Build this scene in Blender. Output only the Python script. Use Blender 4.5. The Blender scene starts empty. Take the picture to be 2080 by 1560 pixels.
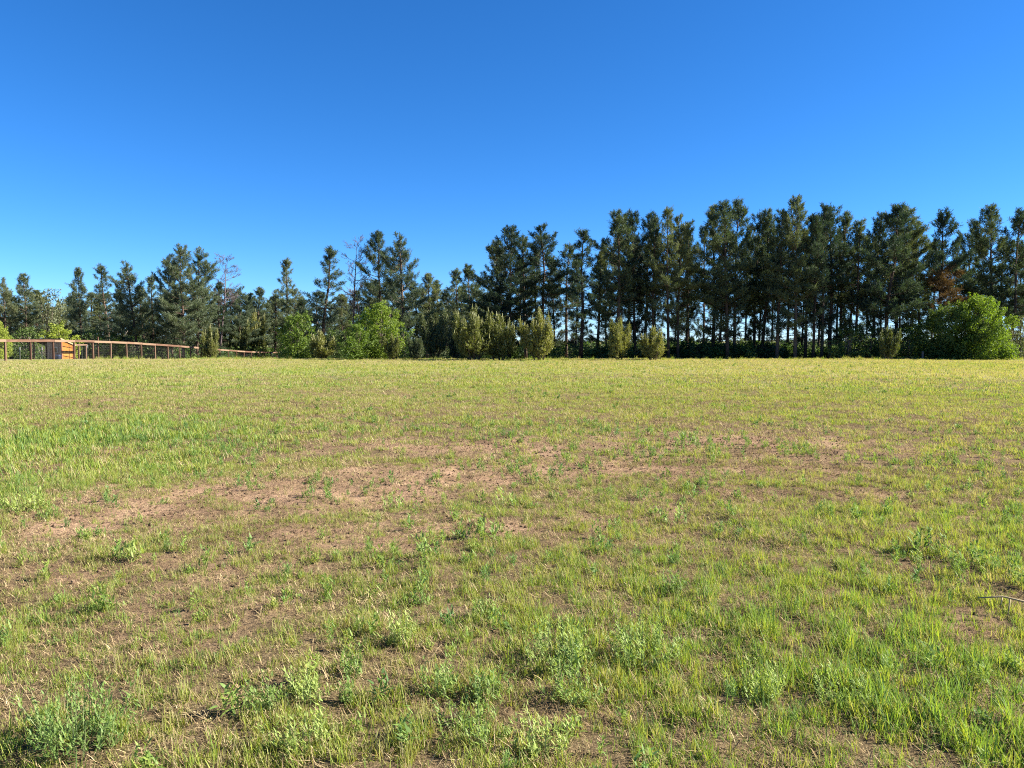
import bpy, math, random
import numpy as np
from mathutils import Vector, Matrix

# ------------------------------------------------------------------ camera, sky, sun, exposure
SC = bpy.context.scene
COL = SC.collection
FPX, CX, CY = 1502.0, 1040.0, 780.0          # focal length and centre in photograph pixels (2080 x 1560)
HORIZON = 692.0
EYE = 1.5
PITCH = math.atan((CY - HORIZON) / FPX)

cam = bpy.data.cameras.new('camera')
cam.sensor_width = 36.0
cam.lens = 36.0 * FPX / 2080.0
cam.clip_start = 0.05
cam.clip_end = 12000.0
cam_o = bpy.data.objects.new('camera', cam)
cam_o.location = (0, 0, EYE)
cam_o.rotation_euler = (math.pi / 2 - PITCH, 0, 0)
COL.objects.link(cam_o)
SC.camera = cam_o

SUN_EL = math.radians(33.0)
SUN_AZ = math.radians(89.0)                   # clockwise from the view direction (+Y): the sun stands to the right
sun_dir = Vector((math.sin(SUN_AZ) * math.cos(SUN_EL), math.cos(SUN_AZ) * math.cos(SUN_EL), math.sin(SUN_EL)))
world = bpy.data.worlds.new('World')
SC.world = world
world.use_nodes = True
wn = world.node_tree.nodes
wl = world.node_tree.links
wn.clear()
sky = wn.new('ShaderNodeTexSky')
sky.sky_type = 'NISHITA'
sky.sun_disc = False
sky.sun_elevation = SUN_EL
sky.sun_rotation = SUN_AZ
sky.air_density = 0.75
sky.dust_density = 0.1
sky.ozone_density = 10.0
sky.altitude = 300.0
hs = wn.new('ShaderNodeHueSaturation')
hs.inputs['Saturation'].default_value = 1.115
hs.inputs['Value'].default_value = 0.98
bg = wn.new('ShaderNodeBackground')
bg.inputs['Strength'].default_value = 0.0605
wo = wn.new('ShaderNodeOutputWorld')
wl.new(sky.outputs[0], hs.inputs['Color'])
wl.new(hs.outputs[0], bg.inputs['Color'])
wl.new(bg.outputs[0], wo.inputs['Surface'])

sl = bpy.data.lights.new('sun', 'SUN')
sl.energy = 5.0
sl.angle = math.radians(0.53)
sl.color = (1.0, 0.93, 0.80)
so = bpy.data.objects.new('sun', sl)
so.rotation_euler = (-sun_dir).to_track_quat('-Z', 'Y').to_euler()
so.location = (60, -10, 60)
COL.objects.link(so)

SC.view_settings.view_transform = 'Standard'
SC.view_settings.look = 'None'
SC.view_settings.gamma = 1.0
SC.view_settings.use_curve_mapping = False
SC.view_settings.exposure = 1.9
SC.render.engine = 'CYCLES'
SC.cycles.use_denoising = False
SC.cycles.max_bounces = 5
SC.cycles.diffuse_bounces = 3
SC.cycles.transmission_bounces = 3
SC.cycles.transparent_max_bounces = 4
SC.cycles.filter_width = 1.1

# ------------------------------------------------------------------ helpers
def sstep(a, b, v):
    t = np.clip((v - a) / (b - a), 0, 1)
    return t * t * (3 - 2 * t)

def vnoise(x, y, seed=0):
    """value noise in 0..1, vectorised"""
    x = np.asarray(x, float); y = np.asarray(y, float)
    xi = np.floor(x).astype(np.int64); yi = np.floor(y).astype(np.int64)
    fx = x - xi; fy = y - yi
    fx = fx * fx * (3 - 2 * fx); fy = fy * fy * (3 - 2 * fy)
    def h(a, b):
        n = (a * 374761393 + b * 668265263 + seed * 982451653) & 0x7fffffff
        n = ((n ^ (n >> 13)) * 1274126177) & 0x7fffffff
        return ((n ^ (n >> 16)) & 0xffff) / 65535.0
    return (h(xi, yi) * (1 - fx) + h(xi + 1, yi) * fx) * (1 - fy) + (h(xi, yi + 1) * (1 - fx) + h(xi + 1, yi + 1) * fx) * fy

def fbm(x, y, scale, octaves=3, seed=0):
    s, a, t = 0.0, 1.0, 0.0
    for o in range(octaves):
        s = s + a * vnoise(x / scale * 2 ** o + 17.3 * o, y / scale * 2 ** o - 9.1 * o, seed + o)
        t += a; a *= 0.5
    return s / t

def ground_z(x, y):
    x = np.asarray(x, float); y = np.asarray(y, float)
    r = np.hypot(x, y)
    z = -1.8 * sstep(56, 115, y)
    z = z + 0.10 * (fbm(x, y, 9.0, 2, 5) - 0.5) * sstep(3, 12, r)
    z = z + 0.075 * (fbm(x, y, 1.1, 3, 7) - 0.5) * (1 - sstep(25, 50, r))
    z = z + 0.050 * (fbm(x, y, 0.20, 2, 11) - 0.5) * (1 - sstep(9, 20, r))
    return z

def gz(x, y):
    return float(ground_z(x, y))

cp, sp = math.cos(PITCH), math.sin(PITCH)
def ray(px, py):
    u = (px - CX) / FPX; v = -(py - CY) / FPX
    return Vector((u, cp + v * sp, -sp + v * cp))
def at(px, py, D):
    d = ray(px, py); k = D / d.y
    return Vector((d.x * k, D, EYE + d.z * k))
def gp(px, py):
    d = ray(px, py); k = -EYE / d.z
    return (d.x * k, d.y * k)

def srgb(r, g, b):
    f = lambda c: c / 12.92 if c <= .04045 else ((c + .055) / 1.055) ** 2.4
    return (f(r / 255), f(g / 255), f(b / 255), 1)

def tag(o, label=None, cat=None, group=None, kind=None):
    if label: o['label'] = label
    if cat: o['category'] = cat
    if group: o['group'] = group
    if kind: o['kind'] = kind
    return o

def empty(name, loc, rot=(0, 0, 0), scale=(1, 1, 1)):
    o = bpy.data.objects.new(name, None)
    o.location = loc; o.rotation_euler = rot; o.scale = scale
    o.empty_display_size = 0.2
    COL.objects.link(o)
    return o

def link(name, me, parent=None, loc=(0, 0, 0), rot=(0, 0, 0)):
    o = bpy.data.objects.new(name, me)
    o.location = loc; o.rotation_euler = rot
    COL.objects.link(o)
    if parent is not None: o.parent = parent
    return o

class MB:
    """collects faces into one mesh"""
    def __init__(s): s.v = []; s.f = []; s.n = 0
    def add(s, verts, faces):
        s.v.append(np.asarray(verts, float).reshape(-1, 3))
        s.f += [tuple(i + s.n for i in f) for f in faces]
        s.n += len(s.v[-1])
    def box(s, x0, x1, y0, y1, z0, z1):
        s.add([(x0, y0, z0), (x1, y0, z0), (x1, y1, z0), (x0, y1, z0), (x0, y0, z1), (x1, y0, z1), (x1, y1, z1), (x0, y1, z1)],
              [(0, 3, 2, 1), (4, 5, 6, 7), (0, 1, 5, 4), (1, 2, 6, 5), (2, 3, 7, 6), (3, 0, 4, 7)])
    def tube(s, pts, rad, n=6, cap=True):
        pts = [Vector(p) for p in pts]
        ring = []
        up = Vector((0.13, 0.31, 1)).normalized()
        for i, p in enumerate(pts):
            t = (pts[min(i + 1, len(pts) - 1)] - pts[max(i - 1, 0)])
            t = t.normalized() if t.length > 1e-9 else Vector((0, 0, 1))
            a = t.cross(up)
            if a.length < .1: a = t.cross(Vector((1, 0, 0)))
            a.normalize(); b = t.cross(a)
            for k in range(n):
                w = 2 * math.pi * k / n
                ring.append(p + (a * math.cos(w) + b * math.sin(w)) * rad[i])
        f = []
        for i in range(len(pts) - 1):
            for k in range(n):
                k2 = (k + 1) % n
                f.append((i * n + k, i * n + k2, (i + 1) * n + k2, (i + 1) * n + k))
        if cap:
            f.append(tuple(reversed(range(n)))); f.append(tuple(range((len(pts) - 1) * n, len(pts) * n)))
        s.add(ring, f)
    def quads(s, q):
        """q: (N,4,3)"""
        q = np.asarray(q, float)
        N = len(q)
        idx = np.arange(N * 4).reshape(N, 4)
        s.add(q.reshape(-1, 3), [tuple(r) for r in idx.tolist()])
    def mesh(s, name, mat, smooth=False):
        me = bpy.data.meshes.new(name)
        me.from_pydata(np.concatenate(s.v).tolist() if s.v else [], [], s.f)
        me.materials.append(mat)
        if smooth: me.shade_smooth()
        return me

# ------------------------------------------------------------------ materials
def nmat(name):
    m = bpy.data.materials.new(name); m.use_nodes = True
    nt = m.node_tree; nt.nodes.clear()
    return m, nt.nodes, nt.links

def ramp(n, stops):
    r = n.new('ShaderNodeValToRGB')
    e = r.color_ramp.elements
    while len(e) < len(stops): e.new(0.5)
    for i, (p, c) in enumerate(stops):
        e[i].position = p; e[i].color = c if len(c) == 4 else (*c, 1)
    return r

def foliage_mat(name, stops, transl=0.35, src='obj', noise=0.0, gloss=0.04, tscale=(1.15, 1.2, 0.55), nscale=0.9):
    """leaf: diffuse + translucent + a little sheen; tint from per-object random ('obj') or the instancer's tint attribute ('inst')"""
    m, n, l = nmat(name)
    rp = ramp(n, stops)
    if src == 'obj':
        a = n.new('ShaderNodeObjectInfo'); out = a.outputs['Random']
    else:
        a = n.new('ShaderNodeAttribute'); a.attribute_type = 'INSTANCER'; a.attribute_name = 'tint'; out = a.outputs['Fac']
    if noise > 0:
        g = n.new('ShaderNodeNewGeometry')
        nz = n.new('ShaderNodeTexNoise'); nz.inputs['Scale'].default_value = nscale; nz.inputs['Detail'].default_value = 3
        l.new(g.outputs['Position'], nz.inputs['Vector'])
        mm = n.new('ShaderNodeMath'); mm.operation = 'MULTIPLY_ADD'
        mm.inputs[1].default_value = noise; mm.inputs[2].default_value = -noise * .5
        l.new(nz.outputs['Fac'], mm.inputs[0])
        ri = n.new('ShaderNodeMath'); ri.operation = 'MULTIPLY_ADD'; ri.inputs[1].default_value = .5; ri.inputs[2].default_value = -.25
        l.new(g.outputs['Random Per Island'], ri.inputs[0])
        ad = n.new('ShaderNodeMath'); ad.operation = 'ADD'; l.new(out, ad.inputs[0]); l.new(mm.outputs[0], ad.inputs[1])
        ad2 = n.new('ShaderNodeMath'); ad2.operation = 'ADD'; ad2.use_clamp = True
        l.new(ad.outputs[0], ad2.inputs[0]); l.new(ri.outputs[0], ad2.inputs[1])
        out = ad2.outputs[0]
    l.new(out, rp.inputs['Fac'])
    d = n.new('ShaderNodeBsdfDiffuse'); t = n.new('ShaderNodeBsdfTranslucent')
    mul = n.new('ShaderNodeMix'); mul.data_type = 'RGBA'; mul.blend_type = 'MULTIPLY'
    mul.inputs[0].default_value = 1.0
    mul.inputs['B'].default_value = (*tscale, 1)
    l.new(rp.outputs[0], mul.inputs['A']); l.new(rp.outputs[0], d.inputs[0]); l.new(mul.outputs['Result'], t.inputs[0])
    mx = n.new('ShaderNodeMixShader'); mx.inputs[0].default_value = transl
    l.new(d.outputs[0], mx.inputs[1]); l.new(t.outputs[0], mx.inputs[2])
    last = mx
    if gloss > 0:
        gl = n.new('ShaderNodeBsdfGlossy'); gl.inputs['Roughness'].default_value = .6
        m2 = n.new('ShaderNodeMixShader'); m2.inputs[0].default_value = gloss
        l.new(mx.outputs[0], m2.inputs[1]); l.new(gl.outputs[0], m2.inputs[2]); last = m2
    o = n.new('ShaderNodeOutputMaterial'); l.new(last.outputs[0], o.inputs[0])
    return m

def plain_mat(name, stops, scale=6.0, stretch=(1, 1, 1), rough=.8, bump=.3, spec=.2, metal=0.0):
    m, n, l = nmat(name)
    tc = n.new('ShaderNodeTexCoord'); mp = n.new('ShaderNodeMapping'); mp.inputs['Scale'].default_value = stretch
    nz = n.new('ShaderNodeTexNoise'); nz.inputs['Scale'].default_value = scale; nz.inputs['Detail'].default_value = 6
    oi = n.new('ShaderNodeObjectInfo')
    l.new(tc.outputs['Object'], mp.inputs[0]); l.new(mp.outputs[0], nz.inputs['Vector'])
    ad = n.new('ShaderNodeMath'); ad.operation = 'MULTIPLY_ADD'; ad.inputs[1].default_value = .5; ad.inputs[2].default_value = -.25
    l.new(oi.outputs['Random'], ad.inputs[0])
    a2 = n.new('ShaderNodeMath'); a2.use_clamp = True; l.new(nz.outputs['Fac'], a2.inputs[0]); l.new(ad.outputs[0], a2.inputs[1])
    rp = ramp(n, stops); l.new(a2.outputs[0], rp.inputs[0])
    b = n.new('ShaderNodeBsdfPrincipled'); b.inputs['Roughness'].default_value = rough
    b.inputs['Specular IOR Level'].default_value = spec; b.inputs['Metallic'].default_value = metal
    bp = n.new('ShaderNodeBump'); bp.inputs['Strength'].default_value = bump; bp.inputs['Distance'].default_value = .02
    l.new(nz.outputs['Fac'], bp.inputs['Height']); l.new(bp.outputs[0], b.inputs['Normal'])
    l.new(rp.outputs[0], b.inputs['Base Color'])
    o = n.new('ShaderNodeOutputMaterial'); l.new(b.outputs[0], o.inputs[0])
    return m

M = {}
M['needle'] = foliage_mat('pine_needles', [(0, (.029, .050, .037)), (.35, (.054, .078, .043)), (.7, (.080, .104, .052)), (1, (.130, .145, .062))], .30, 'obj', .9, .02, (1.1, 1.2, .6), .45)
M['needle_hazed'] = foliage_mat('pine_needles_hazed', [(0, (.062, .090, .064)), (.5, (.105, .132, .074)), (1, (.165, .175, .085))], .34, 'obj', .8, .02, (1.1, 1.2, .6), .45)  # paler needles: distance haze and sunlight put into the colour
M['needle_olive'] = foliage_mat('pine_needles_olive', [(0, (.068, .085, .026)), (.5, (.130, .145, .042)), (1, (.225, .22, .066))], .36, 'obj', .8, .02, (1.1, 1.2, .5), .8)
M['rust'] = foliage_mat('withered_needles', [(0, (.050, .030, .016)), (.5, (.090, .050, .024)), (1, (.13, .078, .034))], .2, 'obj', .8, .02)
M['candle'] = foliage_mat('new_shoots', [(0, (.22, .23, .09)), (1, (.31, .30, .14))], .25, 'obj', .5, .03)
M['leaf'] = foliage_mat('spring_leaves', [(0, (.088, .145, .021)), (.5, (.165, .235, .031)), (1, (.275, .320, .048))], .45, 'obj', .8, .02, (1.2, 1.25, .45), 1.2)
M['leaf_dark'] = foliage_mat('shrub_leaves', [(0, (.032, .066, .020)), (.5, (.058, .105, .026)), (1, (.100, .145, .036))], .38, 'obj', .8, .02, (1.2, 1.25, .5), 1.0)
M['leaf_grey'] = foliage_mat('grey_green_leaves', [(0, (.060, .085, .040)), (.5, (.095, .120, .055)), (1, (.135, .150, .075))], .35, 'obj', .8, .02, (1.2, 1.2, .6), 1.0)
M['far'] = foliage_mat('far_woods', [(0, (.030, .050, .030)), (.5, (.048, .070, .036)), (1, (.075, .095, .045))], .25, 'obj', 1.0, .03, (1.1, 1.2, .6), .06)
M['bark'] = plain_mat('pine_bark', [(.25, (.030, .022, .018)), (.5, (.075, .052, .040)), (.8, (.125, .090, .070))], 9, (1, 1, .3), .95, .8, .1)
M['dead_bark'] = plain_mat('dead_bark', [(.2, (.075, .058, .060)), (.8, (.16, .13, .13))], 7, (1, 1, .3), .95, .5, .1)
M['grey_bark'] = plain_mat('shrub_bark', [(.2, (.07, .055, .045)), (.8, (.19, .16, .13))], 10, (1, 1, .3), .95, .5, .1)
M['post'] = plain_mat('treated_post', [(.2, (.075, .040, .027)), (.55, (.125, .072, .048)), (.85, (.18, .115, .078))], 4, (3, 3, .4), .85, .4)
M['rail'] = plain_mat('weathered_rail', [(.3, (.105, .057, .038)), (.5, (.155, .092, .062)), (.7, (.19, .130, .087))], 2.2, (3, .5, 3), .85, .4)
M['wire'] = plain_mat('wire', [(.2, (.10, .10, .10)), (.8, (.22, .22, .21))], 20, (1, 1, 1), .5, .1, .4, .6)
M['metal_post'] = plain_mat('painted_steel', [(.2, (.05, .06, .05)), (.8, (.13, .13, .11))], 12, (1, 1, 1), .6, .2)
M['white_tip'] = plain_mat('white_paint', [(.2, (.32, .31, .29)), (.8, (.5, .49, .46))], 12, (1, 1, 1), .6, .2)
M['coop_wall'] = plain_mat('grey_boards', [(.2, (.16, .105, .070)), (.5, (.24, .165, .115)), (.85, (.32, .235, .17))], 5, (4, 4, .4), .9, .4)
M['plywood'] = plain_mat('orange_plywood', [(.25, (.20, .082, .016)), (.5, (.26, .118, .025)), (.75, (.31, .155, .040))], 4, (.6, 3, 3), .7, .2)
M['batten'] = plain_mat('dark_batten', [(.2, (.045, .022, .015)), (.8, (.12, .055, .035))], 6, (3, 3, .5), .9, .3)  # dark wood; in the panel gaps it stands in for fence shadows
M['red_trim'] = plain_mat('red_brown_trim', [(.2, (.16, .055, .035)), (.8, (.28, .11, .065))], 6, (3, 3, .5), .85, .3)
M['roof'] = plain_mat('tar_paper', [(.2, (.018, .018, .019)), (.8, (.045, .045, .045))], 9, (1, 1, 1), .9, .4)
M['new_wood'] = plain_mat('fresh_lumber', [(.2, (.26, .19, .10)), (.8, (.36, .28, .17))], 4, (3, .5, 3), .8, .2)
M['frame'] = plain_mat('window_trim', [(.2, (.26, .21, .17)), (.8, (.40, .34, .28))], 6, (1, 1, 1), .8, .2)
M['tub'] = plain_mat('blue_plastic', [(.2, (.025, .045, .12)), (.8, (.05, .085, .19))], 6, (1, 1, 1), .35, .05, .5)
M['pale_stick'] = plain_mat('bare_wood', [(.2, (.24, .20, .15)), (.8, (.34, .30, .24))], 6, (1, 1, 1), .8, .2)
M['straw_stalk'] = plain_mat('dead_stalk', [(.2, (.24, .19, .11)), (.8, (.36, .29, .18))], 30, (1, 1, .2), .8, .3)
gm, gn, gl_ = nmat('window_glass')
gb = gn.new('ShaderNodeBsdfPrincipled'); gb.inputs['Base Color'].default_value = (.012, .013, .016, 1); gb.inputs['Roughness'].default_value = .06
go = gn.new('ShaderNodeOutputMaterial'); gl_.new(gb.outputs[0], go.inputs[0]); M['glass'] = gm

# grasses: colour follows the instancer's tint (which kind of grass grows where)
M['grass'] = foliage_mat('grass_blades', [(0, (.140, .235, .065)), (.25, (.210, .305, .048)), (.5, (.300, .335, .050)), (.75, (.330, .312, .122)), (1, (.40, .335, .185))], .46, 'inst', .35, .02, (1.15, 1.15, .5), 3.0)
M['dry'] = foliage_mat('dry_straw', [(0, (.12, .080, .048)), (.4, (.24, .175, .095)), (.75, (.37, .285, .155)), (1, (.50, .40, .24))], .15, 'inst', .6, .0, (1, 1, .9), 5.0)
M['weed'] = foliage_mat('weed_leaves', [(0, (.10, .19, .055)), (.4, (.18, .275, .065)), (.75, (.25, .32, .065)), (1, (.31, .34, .085))], .45, 'inst', .5, .02, (1.15, 1.15, .6), 4.0)
M['weed_thing'] = foliage_mat('weed_plant_leaves', [(0, (.16, .25, .065)), (.5, (.24, .33, .080)), (1, (.33, .40, .11))], .45, 'obj', .6, .02, (1.15, 1.15, .6), 4.0)
M['weed_stem'] = foliage_mat('weed_stems', [(0, (.14, .18, .07)), (1, (.24, .25, .12))], .1, 'obj', .4, .03)
M['clod'] = plain_mat('soil_crumbs', [(.2, (.07, .046, .03)), (.6, (.14, .095, .06)), (.9, (.22, .15, .10))], 14, (1, 1, 1), 1.0, .5, .05)

# ------------------------------------------------------------------ where what grows (plan of the field)
def blob(x, y, px, py, rx, ry):
    cx, cy = gp(px, py)
    return np.exp(-(((x - cx) / rx) ** 2 + ((y - cy) / ry) ** 2))
BARE = [(900, 965, 2.4, 1.1, 1.0), (560, 1000, 2.0, 1.1, .95), (260, 1050, 1.2, .8, .9), (1250, 950, 2.6, 1.1, .95), (1560, 895, 1.7, 1.0, .9),
        (1800, 915, 1.8, .8, .65), (1050, 905, 3.2, 1.2, .75), (700, 900, 2.2, 1.0, .5), (1440, 1010, 1.2, .7, .5), (860, 1080, 1.2, .55, .55), (330, 1160, .8, .5, .65),
        (120, 1170, .6, .45, .6), (1960, 1275, .28, .22, 1.0), (620, 1230, .5, .35, .45), (300, 1290, .5, .35, .5), (1200, 1060, 1.0, .5, .45),
        (1700, 1010, 1.2, .6, .4), (150, 815, 2.0, 1.2, .45), (640, 800, 5, 2.2, .30), (1600, 960, 1.4, .7, .45)]
LUSH = [(130, 890, 3.0, 2.4, 1.0), (330, 860, 1.8, 1.3, .7), (30, 985, 1.7, 1.5, .8), (-150, 930, 3, 3, .9), (1880, 1400, 1.1, 1.0, 1.0), (1650, 1300, .9, .8, .7), (1950, 1100, 1.3, 1.2, .55),
        (1420, 1490, .5, .3, .6), (1100, 1330, .6, .4, .5), (700, 1490, .8, .3, .4), (1200, 790, 6, 3, .3)]
def bareness(x, y):
    s = np.zeros_like(x)
    for px, py, rx, ry, a in BARE: s = np.maximum(s, a * blob(x, y, px, py, rx, ry))
    n = fbm(x, y, 1.3, 3, 21)
    n2 = fbm(x, y, .45, 2, 22)
    near = 1 - sstep(11, 20, np.hypot(x, y))
    s = .90 * s + (n - .5) * .50 * (.35 + .65 * near) + (n2 - .5) * .9 * near + .10 * near * sstep(4.2, 6.5, np.hypot(x, y)) - .10 * (1 - sstep(3.6, 5.2, np.hypot(x, y))) * sstep(-2.4, -.6, x)
    return np.clip(s, 0, 1)
def lushness(x, y):
    s = np.zeros_like(x)
    for px, py, rx, ry, a in LUSH: s = np.maximum(s, a * blob(x, y, px, py, rx, ry))
    return np.clip(s + (fbm(x, y, 2.1, 2, 31) - .5) * .35, 0, 1)
def grass_tint(x, y):
    """0 blue-green ... 0.5 yellow-green ... 1 straw"""
    r = np.hypot(x, y)
    t = .43 + .07 * sstep(5, 11, r) + .22 * (fbm(x, y, 1.0, 3, 41) - .5) * 2
    blue = np.maximum(np.maximum(blob(x, y, 130, 885, 3.6, 3.0) * .30, blob(x, y, 330, 858, 2.4, 1.9) * .28), blob(x, y, -40, 960, 2.4, 2.4) * .26)
    t = t - blue
    far = sstep(14, 30, r)
    left = sstep(6, -14, x) if False else 1 - sstep(-14, 8, x)
    t = t + far * (.20 - .16 * left * (1 - sstep(32, 48, r)) - .13 * (1 - sstep(26, 40, r)))
    t = t + sstep(34, 54, r) * .08 - .30 * blob(x, y, 2060, 741, 6, 3) + (fbm(x, y, 7.0, 2, 43) - .5) * .35 * far
    t = t - .10 * (1 - sstep(3.5, 6, r)) * sstep(.2, 1.2, x)
    return t

# ------------------------------------------------------------------ ground: one sheet to the horizon
def axis(n, a, lim, c):
    u = np.linspace(-math.asinh(lim / a), math.asinh(lim / a), n)
    return a * np.sinh(u) + c
gx = axis(400, 2.2, 5000, 0.0); gy = axis(440, 2.2, 5000, 4.0)
GX, GY = np.meshgrid(gx, gy)
GZ = ground_z(GX, GY)
nx, ny = len(gx), len(gy)
verts = np.stack([GX.ravel(), GY.ravel(), GZ.ravel()], 1)
ii = (np.arange(ny - 1)[:, None] * nx + np.arange(nx - 1)[None, :]).ravel()
faces = np.stack([ii, ii + 1, ii + nx + 1, ii + nx], 1)
gme = bpy.data.meshes.new('field')
gme.from_pydata(verts.tolist(), [], faces.tolist())
gme.shade_smooth()
fx_, fy_ = GX.ravel(), GY.ravel()
for nm, val in (('bare', bareness(fx_, fy_)), ('tint', np.clip(grass_tint(fx_, fy_), 0, 1)), ('far', sstep(16, 34, np.hypot(fx_, fy_)))):
    at_ = gme.attributes.new(nm, 'FLOAT', 'POINT'); at_.data.foreach_set('value', np.asarray(val, np.float32))
m, n, l = nmat('field_soil_and_sward')
geo = n.new('ShaderNodeNewGeometry')
def noise(scale, detail=5, rough=.6):
    z = n.new('ShaderNodeTexNoise'); z.inputs['Scale'].default_value = scale; z.inputs['Detail'].default_value = detail; z.inputs['Roughness'].default_value = rough
    l.new(geo.outputs['Position'], z.inputs['Vector']); return z
n1, n2, n3 = noise(1.6), noise(26, 6, .7), noise(140, 3)
soil = ramp(n, [(.30, (.070, .045, .029)), (.43, (.165, .106, .068)), (.55, (.290, .190, .122)), (.72, (.40, .275, .18))])
mixn = n.new('ShaderNodeMath'); mixn.operation = 'MULTIPLY_ADD'; mixn.inputs[1].default_value = .55
hm = n.new('ShaderNodeMath'); hm.operation = 'MULTIPLY'; hm.inputs[1].default_value = .45
l.new(n1.outputs['Fac'], hm.inputs[0]); l.new(n2.outputs['Fac'], mixn.inputs[0]); l.new(hm.outputs[0], mixn.inputs[2]); l.new(mixn.outputs[0], soil.inputs[0])
thatch = ramp(n, [(.3, (.056, .042, .025)), (.5, (.125, .092, .052)), (.68, (.215, .160, .092))]); l.new(n3.outputs['Fac'], thatch.inputs[0])  # dead thatch, darkened to put the shade between tufts into its colour
ab = n.new('ShaderNodeAttribute'); ab.attribute_name = 'bare'
am = n.new('ShaderNodeMath'); am.operation = 'MULTIPLY_ADD'; am.inputs[1].default_value = 1.6; am.inputs[2].default_value = -.25
am.use_clamp = True; l.new(ab.outputs['Fac'], am.inputs[0])
mx1 = n.new('ShaderNodeMix'); mx1.data_type = 'RGBA'; l.new(am.outputs[0], mx1.inputs[0]); l.new(thatch.outputs[0], mx1.inputs['A']); l.new(soil.outputs[0], mx1.inputs['B'])
sw = ramp(n, [(0, (.105, .145, .060)), (.4, (.18, .195, .085)), (.7, (.25, .24, .115)), (1, (.31, .27, .15))])
atn = n.new('ShaderNodeAttribute'); atn.attribute_name = 'tint'
sm = n.new('ShaderNodeMath'); sm.operation = 'MULTIPLY_ADD'; sm.inputs[1].default_value = .5
l.new(n2.outputs['Fac'], sm.inputs[0])
sm2 = n.new('ShaderNodeMath'); sm2.operation = 'ADD'; sm2.inputs[1].default_value = -.25
l.new(atn.outputs['Fac'], sm2.inputs[0]); l.new(sm2.outputs[0], sm.inputs[2]); l.new(sm.outputs[0], sw.inputs[0])
af = n.new('ShaderNodeAttribute'); af.attribute_name = 'far'
afm = n.new('ShaderNodeMath'); afm.operation = 'MULTIPLY'; afm.inputs[1].default_value = .75; l.new(af.outputs['Fac'], afm.inputs[0])
mx2 = n.new('ShaderNodeMix'); mx2.data_type = 'RGBA'; l.new(afm.outputs[0], mx2.inputs[0]); l.new(mx1.outputs['Result'], mx2.inputs['A']); l.new(sw.outputs[0], mx2.inputs['B'])
bs = n.new('ShaderNodeBsdfDiffuse'); l.new(mx2.outputs['Result'], bs.inputs[0])
bp = n.new('ShaderNodeBump'); bp.inputs['Strength'].default_value = .9; bp.inputs['Distance'].default_value = .025
l.new(n2.outputs['Fac'], bp.inputs['Height']); l.new(bp.outputs[0], bs.inputs['Normal'])
mo = n.new('ShaderNodeOutputMaterial'); l.new(bs.outputs[0], mo.inputs[0])
gme.materials.append(m)
tag(link('field_ground', gme), 'wide sandy field ground with sparse grass and bare brown patches', 'field', kind='structure')

# ------------------------------------------------------------------ trees
def rotz(d, a):
    c, s = math.cos(a), math.sin(a)
    return Vector((d.x * c - d.y * s, d.x * s + d.y * c, d.z))

def tufts_to_quads(P, D, S, k, rng, spread=.75, width=.16):
    """each tuft = k slim diamond sprays around its direction"""
    P = np.repeat(np.array(P), k, 0); D = np.repeat(np.array(D), k, 0); S = np.repeat(np.array(S), k)
    N = len(P)
    d = D + rng.normal(0, spread, (N, 3)); d /= np.linalg.norm(d, axis=1)[:, None] + 1e-9
    L = S * rng.uniform(.6, 1.25, N)
    side = np.cross(d, rng.normal(0, 1, (N, 3))); side /= np.linalg.norm(side, axis=1)[:, None] + 1e-9
    w = (L * width)[:, None]
    p = P + rng.normal(0, .05, (N, 3))
    return np.stack([p, p + d * (L * .45)[:, None] + side * w, p + d * L[:, None], p + d * (L * .5)[:, None] - side * w], 1)

def brush_quads(P, D, S, k, rng, width=.062):
    """bottle-brush shoots: slim needle sprays set along a short axis"""
    P = np.repeat(np.array(P), k, 0); D = np.repeat(np.array(D), k, 0); S = np.repeat(np.array(S), k)
    N = len(P)
    p = P + D * (S * rng.uniform(-.15, .75, N))[:, None]
    d = D * .75 + rng.normal(0, .55, (N, 3)); d /= np.linalg.norm(d, axis=1)[:, None] + 1e-9
    L = S * rng.uniform(.5, .9, N)
    side = np.cross(d, rng.normal(0, 1, (N, 3))); side /= np.linalg.norm(side, axis=1)[:, None] + 1e-9
    w = (L * width)[:, None]
    return np.stack([p, p + d * (L * .45)[:, None] + side * w, p + d * L[:, None], p + d * (L * .5)[:, None] - side * w], 1)

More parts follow.
